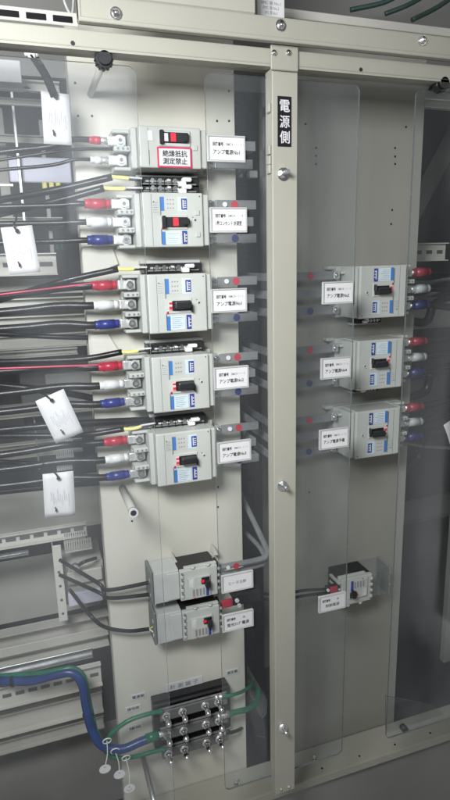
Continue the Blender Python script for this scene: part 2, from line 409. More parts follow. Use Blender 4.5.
W = .124
def make_breaker(H, poles, style, D=.09):
    """moulded-case breaker lying on its side: load terminals at -x, line end at +x"""
    e = bpy.data.objects.new('circuit_breaker', None); COL.objects.link(e); h = H / 2
    b = MB()
    # base and housing
    b.box(-.100, .072, -.030, -.0005, -h, h, 'breaker grey', .002, 2)
    b.box(-.062, .050, -D, -.0305, -h, h, 'breaker grey', .0025, 2)
    b.box(.0508, .0625, -D + .006, -.0305, -h + .002, h - .002, 'breaker grey', .002, 2)
    b.box(-.100, -.0625, -.052, -.0305, -h, -h + .006, 'breaker grey', .0015)
    b.box(-.100, -.0625, -.052, -.0305, h - .006, h, 'breaker grey', .0015)
    b.box(-.072, -.0622, -D + .014, -.0305, -h + .0005, h - .0005, 'breaker grey', .0015)
    b.box(.0628, .088, -.022, -.001, -h - .001, -h + .007, 'breaker grey', .003, 2)
    b.box(-.0455, -.0447, -D - .0002, -D + .001, -h + .003, h - .003, 'breaker recess')
    if poles == 3:
        b.box(.0625, .0715, -.052, -.0305, -h + .01, -h + .016, 'breaker grey', .001)
    pit = H / 3 if poles == 3 else H / 2.1
    zs = [(k - (poles - 1) / 2) * pit for k in range(poles)][::-1]
    for k in range(poles - 1):
        zc = (zs[k] + zs[k + 1]) / 2
        b.box(-.101, -.0722, -.066, -.0305, zc - .0045, zc + .0045, 'breaker grey', .0015)
        for q in (-.094, -.085, -.077):
            b.cyl((q, -.0663, zc), (q, -.0668, zc), .0022, 'breaker recess', 8)
    b.build('housing', e)
    for z in zs:
        t = MB()
        t.box(-.098, -.0735, -.0365, -.0310, z - .0115, z + .0115, 'breaker recess')
        t.box(-.108, -.076, -.046, -.037, z - .0085, z + .0085, 'tin plate', .002, 2)
        t.cyl((-.087, -.046, z), (-.087, -.048, z), .0098, 'tin plate', 20)
        t.cyl((-.087, -.048, z), (-.087, -.0535, z), .0066, 'bright steel', 18)
        t.cyl((-.087, -.0535, z), (-.087, -.0537, z), .0035, 'breaker recess', 6)
        t.cyl((-.108, -.041, z), (-.122, -.041, z), .0062, 'tin plate', 14)
        t.build('terminal', e)
        t = MB()
        t.box(.0722, .083, -.044, -.036, z - .009, z + .009, 'tin plate', .002)
        screw(t, .0785, -.044, z, .0045)
        t.build('line_terminal', e)
    y = -D
    s = MB()
    if style == 'label':        # two-pole breaker with a long slot
        s.box(-.028, .030, y - .003, y + .001, .001, h - .006, 'breaker grey', .0015)
        s.box(-.0455, -.037, y - .0012, y, .010, h - .008, 'white vinyl')
        s.box(-.045, -.0445, y - .0012, y, -.028, -.005, 'breaker recess')
        s.box(.034, .043, y - .002, y + .001, -.004, .005, 'breaker grey', .001)
        s.build('face_details', e)
        t = MB(); t.box(-.0235, .0245, y - .006, y - .003, .007, h - .010, 'black plastic', .001)
        t.box(-.026, -.019, y - .010, y - .003, .004, h - .007, 'black plastic', .0015)
        t.box(-.018, -.011, y - .0063, y - .006, .009, h - .012, 'white vinyl')
        t.box(.017, .025, y - .012, y - .006, .008, h - .011, 'black plastic', .002)
        tt = t.build('toggle', e)
        t = MB(); t.box(-.0065, .003, y - .0075, y - .006, .0085, h - .0115, 'toggle red', .0005); t.build('red_marker', tt)
        t = MB(); x0, x1, z0, z1 = -.031, .030, -h + .0005, .000
        t.box(x0, x1, y - .0045, y - .0030, z0, z1, 'label red'); t.box(x0 + .0025, x1 - .0025, y - .0052, y - .0047, z0 + .0025, z1 - .0025, 'white card')
        n = t.build('warning_label', e)
        text('絶縁抵抗', 0, y - .0057, (z0 + z1) / 2 + .0062, .0112, 'ink', n, w=.044, bold=.012)
        text('測定禁止', 0, y - .0057, (z0 + z1) / 2 - .0062, .0112, 'ink', n, w=.044, bold=.012)
        return e
    k = H / .112
    # centre raised window
    s.box(-.030, .020, y - .002, y + .001, -.019 * k, .010 * k, 'breaker grey', .001)
    s.box(-.0300, -.0294, y - .0022, y, .010 * k, h - .008, 'breaker recess'); s.box(-.0300, -.0294, y - .0022, y, -h + .006, -.019 * k, 'breaker recess')
    s.dome((.034, y, 0), MY, .003, .0012, 'breaker grey', 10); s.cyl((.0335, y - .0013, .0), (.0335, y - .0014, .0), .0015, 'ink', 8)
    s.dome((-.041, y, h - .016), MY, .0012, .0006, 'ink', 8); s.dome((.044, y, h - .006), MY, .0012, .0006, 'ink', 8)
    s.dome((-.027, y - .002, -.0165 * k), MY, .0024, .001, 'red dot', 10)
    s.cyl((.030, y - .0001, h * .1), (.030, y - .0002, h * .1), .001, 'ink', 6)
    s.build('face_details', e)
    if style == 'slot':
        t = MB(); t.box(-.025, .019, y - .006, y - .002, -.0145 * k, .0055 * k, 'black plastic', .001)
        t.box(-.0285, -.0215, y - .011, y - .002, -.017 * k, .008 * k, 'black plastic', .0015)
        t.box(.010, .021, y - .013, y - .006, -.012 * k, .003 * k, 'black plastic', .002)
        tt = t.build('toggle', e)
        t = MB(); t.box(-.0085, .0015, y - .0075, y - .006, -.013 * k, .004 * k, 'toggle red', .0005); t.build('red_marker', tt)
        t = MB(); t.box(.034, .043, y - .002, y + .001, .008, .017, 'breaker grey', .001); t.box(.034, .043, y - .002, y + .001, -.030, -.021, 'breaker grey', .001); t.build('cover_catch', e)
    else:
        t = MB(); t.box(-.018, .0175, y - .0048, y - .002, -.0135 * k, .0055 * k, 'black plastic', .001)
        t.box(-.0155, .016, y - .017, y - .0048, -.0095 * k, .004 * k, 'black plastic', .0025, 2)
        t.box(.0165, .019, y - .012, y - .002, -.0165 * k, -.003 * k, 'black plastic', .001)
        tt = t.build('toggle', e)
        t = MB(); t.box(-.0245, -.0185, y - .0045, y - .002, -.0125 * k, .0045 * k, 'white card'); t.box(-.0243, -.0187, y - .0050, y - .0046, -.011 * k, -.005 * k, 'toggle red'); t.box(-.0243, -.0187, y - .0050, y - .0046, -.001 * k, .003 * k, 'toggle red')
        t.build('red_marker', tt)
    for up in (True, False):
        t = MB()
        for (x0, x1, z0, z1, m) in ((-.029, -.0225, .019, .047, 'sticker blue'), (.002, .020, .018, .047, 'sticker pale'), (.009, .0195, .021, .044, 'sticker navy'),
                                    (-.0285, -.0225, -.051, -.024, 'sticker blue'), (-.0220, .006, -.050, -.0235, 'sticker pale'), (.009, .0180, -.050, -.0225, 'sticker navy')):
            if (z0 > 0) != up: continue
            yy = .0006 if m == 'sticker pale' else .0010
            t.box(x0, x1, y - yy, y, z0 * k, z1 * k, m)
        if up:
            t.box(-.0224, .0018, y - .0004, y, .019 * k, .047 * k, 'breaker grey')
            for r in range(3):
                for c in range(3): t.box(-.017 + c * .005, -.0145 + c * .005, y - .0006, y, (.040 - r * .0085) * k, (.0425 - r * .0085) * k, 'pale ink')
            t.box(.0115, .0135, y - .0013, y - .001, .024 * k, .041 * k, 'white card')
            for q in range(4): t.box(.0145, .018, y - .0013, y - .001, (.025 + q * .0042) * k, (.0268 + q * .0042) * k, 'white card')
        else:
            for r in range(6): t.box(-.019, .002 - (r % 3) * .003, y - .0009, y - .0006, (-.0275 - r * .0038) * k, (-.0268 - r * .0038) * k, 'pale ink')
            t.box(.0062, .0088, y - .0005, y, -.050 * k, -.0235 * k, 'breaker grey')
            t.box(.0122, .0142, y - .0013, y - .001, -.046 * k, -.027 * k, 'white card')
            for q in range(3): t.box(.015, .0172, y - .0013, y - .001, (-.045 + q * .0062) * k, (-.0425 + q * .0062) * k, 'white card')
        t.build('rating_sticker', e)
    t = MB(); t.box(-.0435, -.0325, y - .0004, y, h - .0375, h - .0165, 'breaker grey')
    for r in range(5): t.box(-.043, -.033 - (r % 2) * .002, y - .0006, y - .0002, h - .018 - r * .004, h - .0172 - r * .004, 'pale ink')
    t.build('type_print', e)
    return e

def make_small():
    """narrow distribution breaker with a long smoked terminal cover and a rocker lever"""
    e = bpy.data.objects.new('circuit_breaker', None); COL.objects.link(e)
    h = .035; D = .068
    b = MB()
    b.box(-.0415, .0415, -D + .012, -.0005, -h, h, 'black plastic', .002)
    b.box(-.0415, .0415, -D, -D + .0118, -h, h, 'breaker grey', .002, 2)
    b.box(-.030, .0435, -D + .010, -D + .02, -h - .001, h + .001, 'breaker grey', .002, 2)
    for x in (-.012, .022): b.cyl((x, -D + .004, h), (x, -D + .004, h + .005), .005, 'breaker grey', 12)
    for q in range(4):
        z = -.024 + q * .0155
        b.box(-.0415, -.0345, -D - .004, -D, z - .0035, z + .0035, 'breaker grey', .001); b.cyl((-.037, -D - .0042, z + .0068), (-.037, -D - .001, z + .0068), .0022, 'breaker recess', 8)
        b.box(.0415, .049, -D + .004, -.02, z - .003, z + .003, 'breaker grey', .001); b.cyl((.0465, -D + .003, z + .0078), (.0465, -.03, z + .0078), .0028, 'black plastic', 8)
    b.build('housing', e)
    b = MB()
    b.box(-.094, -.042, -.0585, -.0555, -h, h, 'smoked clear plastic', .0008)
    b.box(-.094, -.042, -.0553, -.002, h - .002, h, 'smoked clear plastic'); b.box(-.094, -.042, -.0553, -.002, -h, -h + .002, 'smoked clear plastic')
    b.box(-.096, -.094, -.0585, -.002, -h - .002, h + .002, 'smoked clear plastic')
    b.box(-.068, -.042, -.0625, -.0588, -h + .004, h - .004, 'smoked clear plastic', .001)
    b.build('terminal_cover', e)
    b = MB(); b.box(-.103, -.0965, -.058, -.001, -h - .002, h + .006, 'breaker recess', .002)
    for z in (-.016, .018): b.cyl((-.1035, -.05, z), (-.1028, -.05, z), .005, 'tin plate', 12)
    b.build('terminal_barrier', e)
    b = MB(); b.box(-.026, .024, -D - .0045, -D, -h + .003, .018, 'breaker grey', .001, 2)
    b.box(-.023, -.012, -D - .0052, -D - .0045, -.004, .015, 'white vinyl'); b.box(-.014, -.0136, -D - .0055, -D - .0045, -.003, .014, 'breaker recess')
    b.build('face', e)
    b = MB(); b.box(-.018, .019, -D - .0052, -D - .0045, -h + .006, -.006, 'duct grey')
    for q in range(4): b.box(-.016 + q * .0075, -.0115 + q * .0075, -D - .0056, -D - .0052, -.026, -.010, 'pale ink')
    b.box(.0135, .0195, -D - .0060, -D - .0045, -.029, -.003, 'sticker navy')
    b.dome((-.012, -D - .0045, -.030), MY, .002, .001, 'red dot', 8)
    b.build('rating_sticker', e)
    b = MB(); b.box(.004, .022, -D - .0065, -D - .0045, -.001, .015, 'black plastic', .001); b.box(.010, .021, -D - .018, -D - .0065, -.006, .010, 'black plastic', .002, 2)
    t = b.build('lever', e)
    b = MB(); b.box(.002, .0095, -D - .0075, -D - .0066, .004, .010, 'toggle red'); b.build('red_marker', t)
    return e

def fit(q, yf):
    """centre height and height of a face from its 4 photo corners"""
    tl, tr, br, bl = [P(x, y, yf) for x, y in q]
    return (tl.z + tr.z + br.z + bl.z) / 4, ((tl.z + tr.z) - (bl.z + br.z)) / 2
Q = {1: ((139.5, 126), (202.7, 128.7), (203.5, 166), (140.5, 167)), 2: ((142.7, 193), (205, 192), (208, 245), (145, 249)),
     3: ((150, 274), (209, 273), (211, 330), (152.7, 335)), 4: ((154, 359), (210, 353.7), (213.5, 406.5), (158, 413)), 5: ((156.7, 433.5), (212, 428), (216.7, 479), (160.7, 488))}
FT = {k: fit(v, 1.06) for k, v in Q.items()}
print('FIT', {k: (round(a, 3), round(c, 3)) for k, (a, c) in FT.items()})
GB = 'circuit breakers on the mounting plates'
XB = .272
ups = ('topmost breaker, two poles, with a red bordered white warning label', 'second breaker from the top with three broad lugs and a long black slot',
       'grey three pole breaker third from the top on the left plate', 'grey three pole breaker fourth from the top on the left plate', 'grey three pole breaker fifth from the top, lowest large one at the left')
B = {}
H3 = (FT[3][1] + FT[4][1] + FT[5][1]) / 3
B[1] = make_breaker(.068, 2, 'label'); B[2] = make_breaker(FT[2][1], 3, 'slot'); B[3] = make_breaker(H3, 3, 'std')
B[4] = copy_tree(B[3]); B[5] = copy_tree(B[3])
for k in range(1, 6):
    B[k].location = (XB + (.002 if k > 2 else 0), YP, FT[k][0] - (.001 if k == 1 else 0)); tag(B[k], ups[k - 1], 'circuit breaker', GB)
RC = []
for k, (px, py, lab) in enumerate(((379, 292, 'upper grey breaker on the right plate, above two like it'), (375, 365, 'middle one of the three large grey breakers on the right plate'), (369, 434.5, 'lowest of the three large grey breakers on the right plate'))):
    c = copy_tree(B[3]); p = P(px, py, 1.06); c.location = (.704 , YP, p.z); c.rotation_euler = (0, math.pi, 0)
    tag(c, lab, 'circuit breaker', GB); RC.append(c); print('R', p)
S = make_small(); S.location = (.294, YP, .636); tag(S, 'small breaker with smoked terminal cover, upper of the two under the standoff', 'circuit breaker', GB)
S2 = copy_tree(S); S2.location = (.296, YP, P(200, 624, 1.08).z); tag(S2, 'small breaker with smoked terminal cover, just above the white terminal block label', 'circuit breaker', GB)
S3 = copy_tree(S); S3.location = (.683, YP, .534); S3.rotation_euler = (0, math.pi, 0); tag(S3, 'small dark breaker standing alone low on the right plate', 'circuit breaker', GB)
for ch in S3.children:
    if ch.name.startswith('terminal_cover') or ch.name.startswith('terminal_barrier'):
        ch.data = ch.data.copy(); ch.data.materials[0] = MATS['clear acrylic']

# auxiliary terminals riding on the upper (or lower) side of the large breakers
def make_aux():
    e = bpy.data.objects.new('auxiliary_terminal', None); COL.objects.link(e)
    b = MB(); b.box(-.060, .052, -.050, -.003, 0, .018, 'black plastic', .0015)
    b.box(-.055, .045, -.054, -.050, .004, .0065, 'breaker recess'); b.box(-.062, .055, -.030, -.002, .018, .024, 'smoked clear plastic', .001)
    for q in range(6): b.box(-.044 + q * .014, -.0425 + q * .014, -.055, -.0505, 0.001, .017, 'black plastic')
    b.build('terminal_body', e)
    for q, m in enumerate(('bright steel', 'bright steel', 'bright steel', 'bright steel', 'bright steel')):
        x = -.037 + q * .0142 + random.uniform(-.001, .001)
        b = MB(); b.cyl((x, -.0505, .011), (x, -.0555, .011), .0042, m, 10); b.cyl((x - .012, -.0525, .010), (x, -.0525, .010), .0022, 'tin plate', 8); b.build('terminal_screw', e)
    b = MB(); b.box(.010, .024, -.064, -.0505, .001, .009, 'white plastic', .0015); b.box(.016, .034, -.066, -.054, .009, .016, 'white plastic', .002); b.box(-.010, -.004, -.060, -.0555, .010, .013, 'white plastic', .001)
    b.build('white_clip', e)
    return e
AX = make_aux(); AX.rotation_euler = (0, 0, 0)
GA = 'auxiliary terminals beside the breakers'
h1 = .034
zaux = {2: FT[2][0] + FT[2][1] / 2 + .001, 3: FT[3][0] + H3 / 2 + .001, 4: FT[4][0] + H3 / 2 + .001, 5: FT[5][0] + H3 / 2 + .001}
AX.location = (XB + .004, YP, FT[1][0] - h1 - .028); tag(AX, 'black auxiliary terminal directly under the breaker with the red bordered label', 'terminal', GA)
for k, lab in ((2, 'black auxiliary terminal on top of the second breaker from the top'), (3, 'black auxiliary terminal on top of the third breaker of the left plate'), (4, 'black auxiliary terminal on top of the fourth breaker of the left plate'), (5, 'black auxiliary terminal on top of the fifth breaker of the left plate')):
    c = copy_tree(AX); c.location = (XB + .004, YP, zaux[k]); tag(c, lab, 'terminal', GA)
for k, (c0, lab) in enumerate(zip(RC, ('upper', 'middle', 'lowest'))):
    c = copy_tree(AX); c.rotation_euler = (0, math.pi, 0); c.scale = (.55, .8, .8); c.location = (c0.location.x + .004, YP, c0.location.z - H3 / 2 - .001)
    tag(c, 'black auxiliary terminal under the %s large breaker of the right plate' % lab, 'terminal', GA)

# ------------------------------------------------------------------ busbars with coloured dots
GBar = 'grey sleeved busbars between breaker and centre bay'
names = {1: 'topmost', 2: 'second', 3: 'third', 4: 'fourth', 5: 'fifth'}
def busbar(x0, x1, z, label, dot=None, white=False, back=True, hh=.0085, side=1):
    e = empty('busbar', (x0, YP - .046, z), label, 'busbar', GBar); L_ = x1 - x0
    b = MB(); s = 1 if L_ > 0 else -1
    b.box(s * .004, L_, -.0025, .0025, -hh, hh, 'busbar sleeve', .001, 2)
    if back: b.box(L_ - s * .005, L_, .0026, .34, -hh, hh, 'busbar sleeve', .001)
    b.build('bar', e)
    b = MB(); b.box(-s * .010, s * .0035, -.0030, .0030, -hh * .8, hh * .8, 'tin plate', .001); screw(b, -s * .003, -.003, 0, .004); b.build('bar_end', e)
    if dot:
        b = MB(); b.cyl((s * .042, -.0026, 0), (s * .042, -.0032, 0), .0072, dot, 22); b.build('colour_dot', e)
    if white:
        b = MB(); b.cyl((s * .0215, -.0026, 0), (s * .0215, -.0062, 0), .0046, 'white dot', 16); b.build('white_stud', e)
    return e
posn = ('upper', 'middle', 'lower')
for k in (1, 2, 3, 4, 5):
    n = 2 if k == 1 else 3
    H = .068 if k == 1 else (FT[2][1] if k == 2 else H3)
    pit = H / 2.1 if n == 2 else H / 3
    for j in range(n):
        z = B[k].location.z + ((n - 1) / 2 - j) * pit
        col = None
        if n == 3: col = ('red dot', None, 'blue dot')[j]
        word = ('upper', 'lower')[j] if n == 2 else posn[j]
        extra = {'red dot': ' with a red dot', 'blue dot': ' with a blue dot', None: ''}[col]
        busbar(XB + .084, .443 - (.006 if j == 1 else 0), z, '%s grey busbar%s right of the %s left breaker' % (word, extra, names[k]), col, white=(j == 0 and n == 3))
for k, c in enumerate(RC):
    for j in range(3):
        z = c.location.z + (1 - j) * H3 / 3
        col = ('red dot', None, 'blue dot')[j]
        extra = {'red dot': ' with a red dot', 'blue dot': ' with a blue dot', None: ''}[col]
        e = busbar(.704 - .084, .47, z, '%s grey busbar%s left of the %s large right breaker' % (posn[j], extra, ('upper', 'middle', 'lowest')[k]), col, white=(j == 1))
        for ch in e.children:
            if ch.name.startswith('colour_dot'): ch.location.x = -.016

# small bent busbars beside the two small breakers
def bent_bar(pts, w, label, extras):
    e = empty('busbar', pts[0], label, 'busbar', GBar)
    p = [Vector(q) - Vector(pts[0]) for q in pts]
    b = MB(); q = []
    b.tube(spline(p, 6) if len(p) > 3 else p, w, 'busbar sleeve', 8); b.build('bar', e)
    for (x, z, r, m) in extras:
        b = MB(); b.cyl((x, -w - .0005, z), (x, -w - .0022, z), r, m, 18); b.build('colour_dot', e)
zz = S.location.z + .022
e = bent_bar([(.345, 1.085, zz + .004), (.43, 1.085, zz + .004), (.452, 1.086, zz + .012), (.455, 1.11, zz + .03), (.43, 1.30, zz + .16), (.41, 1.4, zz + .2)], .0065, 'grey bar with a red dot bending back from the upper small breaker', ((.0135, 0, .0042, 'white dot'), (.032, 0, .0068, 'red dot')))
e = bent_bar([(.345, 1.098, zz - .022), (.43, 1.098, zz - .018), (.453, 1.10, zz - .014), (.456, 1.11, zz - .002), (.45, 1.16, zz + .012), (.44, 1.4, zz + .0)], .0055, 'second grey bar bending back just under the red dotted one', ())
zz2 = S2.location.z + .030
b = MB(); b.box(.345, .371, 1.086, 1.094, zz2 - .010, zz2 + .009, 'red vinyl', .003, 2); b.cyl((.379, 1.085, zz2 + .006), (.379, 1.08, zz2 + .006), .0045, 'white dot', 14); b.cyl((.384, 1.085, zz2 - .007), (.384, 1.08, zz2 - .007), .0045, 'white dot', 14)
b.box(.371, .44, 1.09, 1.096, zz2 - .012, zz2 + .014, 'black rubber', .002); b.box(.3805, .44, 1.0965, 1.5, zz2 - .012, zz2 + .014, 'black rubber', .002)
tag(b.build('busbar'), 'black bar with red sleeve and two white studs between the two small breakers', 'busbar', GBar)
z3 = S3.location.z + .012
b = MB()
b.box(.600, .632, 1.083, 1.092, z3 - .014, z3 + .014, 'black rubber', .002); b.box(.610, .630, 1.080, 1.0828, z3 - .004, z3 + .012, 'red vinyl', .001)
b.cyl((.604, 1.083, z3 + .006), (.604, 1.078, z3 + .006), .0035, 'white dot', 12)
b.tube(spline([(.60, 1.09, z3 + .004), (.55, 1.10, z3 + .006), (.50, 1.10, z3 + .008), (.44, 1.12, z3 + .01)]), .0035, 'black rubber', 8); b.tube(spline([(.60, 1.09, z3 - .006), (.55, 1.10, z3 - .008), (.50, 1.10, z3 - .006), (.44, 1.12, z3 - .004)]), .0035, 'black rubber', 8)
tag(b.build('control_wire'), 'pair of black wires with red cap left of the lone small breaker', 'wire', None)

# ------------------------------------------------------------------ nameplates stuck on the acrylic
def make_nameplate(l1, l2, w=.068, h=.042):
    e = bpy.data.objects.new('nameplate', None); COL.objects.link(e)
    b = MB()
    b.box(-w / 2, w / 2, -.004, 0, -h / 2, h / 2, 'nameplate frame', .0012)
    for z in (-1, 1): b.box(-w / 2, w / 2, -.0062, -.0042, z * (h / 2 - .0012) - .0012, z * (h / 2 - .0012) + .0012, 'nameplate frame', .0004)
    for x in (-1, 1): b.box(x * (w / 2 - .0014) - .0014, x * (w / 2 - .0014) + .0014, -.0064, -.0042, -h / 2 + .0026, h / 2 - .0026, 'nameplate frame', .0004)
    b.build('frame', e)
    b = MB(); b.box(-w / 2 + .0045, w / 2 - .003, -.0052, -.0043, -h / 2 + .0030, h / 2 - .0030, 'white card'); c = b.build('card', e)
    if l1:
        text(l1[0], -.0145, -.0056, .0068, .0062, 'ink', c, w=.018, bold=.022); text(l1[1], .0125, -.0056, .0068, .0056, 'pale ink', c, w=.026 if len(l1[1]) > 3 else .004, bold=.004)
        text(l2, 0, -.0056, -.0052, .0080, 'ink', c, w=.046 if len(l2) > 5 else .032, bold=.010 if len(l2) > 5 else 0.)
    else: text(l2, 0, -.0056, 0, .0078, 'pale ink', c, w=.036, bold=.01)
    return e
GN = 'white nameplates on the middle acrylic cover'
NP = (((226.5, 148.7), ('回路番号', 'EMC4・1・1'), 'アンプ電源No1', 'framed white nameplate beside the topmost breaker', 0),
      ((228.8, 220), ('回路番号', 'EMC4・1・8'), '1階コンセント 計測室', 'framed white nameplate beside the second breaker', 0),
      ((229.3, 300.5), ('回路番号', 'EMC4・1・1'), 'アンプ電源No1', 'framed white nameplate beside the third left breaker, between red and blue dots', 0),
      ((231.6, 377.8), ('回路番号', 'EMC4・1・2'), 'アンプ電源No2', 'framed white nameplate beside the fourth left breaker', 0),
      ((234.6, 451.6), ('回路番号', 'EMC4・1・1'), 'アンプ電源No3', 'framed white nameplate beside the fifth left breaker', 0),
      ((237.6, 582), None, 'ヒータ主幹', 'framed white nameplate with one line, beside the upper small breaker', .038),
      ((238.2, 621), ('回路番号', '1'), '蛍光ﾗﾝﾌﾟ電源', 'framed white nameplate lowest of the left column, beside the lower small breaker', .038),
      ((338.2, 292.7), ('回路番号', 'EMC4・1・1'), 'アンプ電源No2', 'framed nameplate left of the upper right breaker', 0),
      ((336.2, 368), ('回路番号', 'EMC4・1・2'), 'アンプ電源No4', 'framed nameplate left of the middle right breaker', 0),
      ((334.2, 438.6), ('回路番号', 'EMC4・1・3'), 'アンプ電源予備', 'framed nameplate left of the lowest large right breaker', 0),
      ((332.5, 602.5), ('回路番号', '1'), '制御電源', 'framed nameplate in front of the lone small right breaker', .038))
for (px, py), l1, l2, lab, hh in NP:
    e = make_nameplate(l1, l2, .066 if px < 300 else .064, hh or .041); p = P(px, py, YS - .006); e.location = (p.x, YS - .0005, p.z); tag(e, lab, 'nameplate', GN)

# ------------------------------------------------------------------ cables with coloured sleeves, left side
def cable(name, pts, r, m, label, cat='cable', group=None, sleeve=None, lugs=True, sl=.036, sr=None):
    """pts run from outside towards the terminal; a sleeve covers the last stretch"""
    e = empty(name, pts[-1], label, cat, group); o = Vector(pts[-1])
    sp = [Vector(p) - o for p in spline(pts, 10)]
    b = MB(); b.tube(sp, r, m, 12); b.build('jacket', e)
    if sleeve:
        d = (sp[-1] - sp[-3]).normalized(); sr = sr or r * 1.45
        a0 = -d * (sl * .72); b = MB()
        b.tube([a0 - d * .004, a0, a0 + d * (sl * .75), a0 + d * (sl * .9), a0 + d * sl], sr * .88, sleeve, 16, caps=True)
        b.tube([a0 + d * .004, a0 + d * (sl * .8)], sr, sleeve, 18)
        b.build('sleeve', e)
    return e
def T(k, j, n=3):
    """terminal mouth of breaker k, pole j"""
    H = .068 if n == 2 else (FT[2][1] if k == 2 else H3); pit = H / 2.1 if n == 2 else H / 3
    return Vector((B[k].location.x - .120, YP - .041, B[k].location.z + ((n - 1) / 2 - j) * pit))
GC = 'black power cables entering the left breakers'
ends = {(1, 0): (0, 152), (1, 1): (0, 170), (2, 0): (0, 207), (2, 1): (0, 224), (2, 2): (0, 243), (3, 0): (0, 296.5), (3, 1): (0, 312), (3, 2): (0, 329),
        (4, 0): (0, 371.5), (4, 1): (0, 394), (4, 2): (0, 412), (5, 0): (0, 455), (5, 1): (0, 470), (5, 2): (0, 486)}
slv = ('red vinyl', 'white vinyl', 'blue vinyl')
for (k, j), (px, py) in ends.items():
    n = 2 if k == 1 else 3; t = T(k, j, n); q = P(px, py, 1.13)
    mid = t.lerp(q, .5) + Vector((0, .0, .0 if k < 3 else .004)); out = q + (q - t) * 1.2
    r = .0052 if k < 3 else .0072
    if (k, j) == (1, 1): r = .003
    sc_ = slv[j] if n == 3 else ('red vinyl', 'white vinyl')[j]
    word = {'red vinyl': 'red', 'white vinyl': 'white', 'blue vinyl': 'blue'}[sc_]
    cable('power_cable', [out, q, mid, t + Vector((-.045, 0, 0)), t + Vector((-.002, 0, 0))], r, 'black rubber', 'black cable with a %s end sleeve entering the %s breaker of the left plate' % (word, names[k]), 'cable', GC,
          sleeve=sc_, sl=.041 if n == 3 else .020, sr=.0092 if n == 3 else .0068)
# thin pink / red conductors lying along cables
for (py0, py1, k, j, w) in ((295.5, 286, 3, 0, 'third'), (369.5, 363.5, 4, 0, 'fourth')):
    t = T(k, j) + Vector((-.03, -.006, .005)); q = P(0, py0 - 1, 1.12)
    cable('signal_wire', [q + (q - t), q, t.lerp(q, .5), t], .0019, 'pink wire', 'thin crimson wire along the top of the red sleeved cable of the %s breaker' % w, 'wire', 'thin crimson wires on the left')
# yellow-ended control cables
GY = 'black control cables with yellow ends'
for (y0, y1, y2, k, lab, yp) in (((0, 200), (60, 189), (112, 177), 1, 'upper of the two under the warning label', AX.location.z + .012), ((0, 214), (60, 200), (104, 188), 2, 'lower of the two above the second breaker', zaux[2] + .008),
                             ((0, 300), (60, 282), (118, 269), 3, 'above the third left breaker', zaux[3] + .010), ((0, 362), (80, 359), (122, 352), 4, 'above the fourth left breaker', zaux[4] + .010), ((0, 436), (80, 435), (124, 429), 5, 'above the fifth left breaker', zaux[5] + .010)):
    a, c, d = P(*y0, 1.16), P(*y1, 1.12), P(*y2, 1.10); endp = Vector((XB - .052, YP - .054, yp))
    e = cable('control_cable', [a + (a - c) * 2, a, c, d], .0058 if k > 2 else .0062, 'black rubber', 'black control cable with a yellow end, ' + lab, 'cable', GY)
    o = e.location; sp = [p - o for p in spline([d - Vector((.002, 0, 0)), d + Vector((.018, -.002, -.001)), endp.lerp(d, .4), endp], 8)]
    h_ = int(len(sp) * .62) + 1
    b = MB(); b.tube(sp[:h_], .0034, 'yellow vinyl', 10); b.build('yellow_sleeve', e)
    b = MB(); b.tube([q + Vector((0, 0, .002)) for q in sp[h_ - 2:]], .0017, 'white vinyl', 8); b.tube([q - Vector((0, .001, .002)) for q in sp[h_ - 2:]], .0017, 'black rubber', 8); b.build('cores', e)

# extra background cables seen under the main ones
GX = 'loose dark cables behind the left cover'
for (pa, pb, pc, y, r, lab) in (((0, 334), (60, 337), (118, 338), 1.16, .005, 'thick black cable under the blue sleeve of the third breaker'),
                                ((0, 385), (60, 392), (112, 402), 1.17, .007, 'thick black cable under the white sleeve of the fourth breaker'),
                                ((0, 462), (50, 463), (118, 452), 1.16, .0055, 'black cable running between the red and white sleeves of the fifth breaker'),
                                ((0, 430), (70, 424), (150, 420), 1.135, .0075, 'thick black cable between the fourth and fifth breakers'),
                                ((0, 160), (70, 150), (125, 149), 1.10, .0026, 'thin black wire into the middle of the topmost breaker'),
                                ((0, 492), (60, 486), (120, 481), 1.17, .006, 'black cable lowest of those entering the fifth breaker')):
    a, c, d = P(*pa, y + .02), P(*pb, y), P(*pc, y)
    cable('loose_cable', [a + (a - c), a, c, d], r, 'black rubber', lab, 'cable', GX)
# pairs into the small breakers
GS = 'black wires of the small breakers'
for (pts, lab) in (([(60, 560), (98, 583), (108, 590), (152, 582)], 'upper of two black wires entering the upper small breaker'),
                   ([(60, 575), (98, 592), (112, 598), (153, 594)], 'lower of two black wires entering the upper small breaker'),
                   ([(70, 590), (90, 615), (105, 627), (128, 631), (149, 629)], 'black wire with pale split ends entering the lower small breaker')):
    w = [P(x, y, 1.12 if i > 0 else 1.22) for i, (x, y) in enumerate(pts)]
    e = cable('thin_cable', w, .0042, 'black rubber', lab, 'cable', GS)
    if 'split' in lab:
        t = P(156, 623, 1.10) - w[-1]; u = P(157, 633, 1.10) - w[-1]
        b = MB(); b.tube([(0, 0, 0), t * .5 + Vector((0, -.004, 0)), t], .0018, 'yellow vinyl', 8); b.tube([(0, 0, 0), u * .5 + Vector((0, -.004, 0)), u], .0018, 'white vinyl', 8); b.build('split_cores', e)

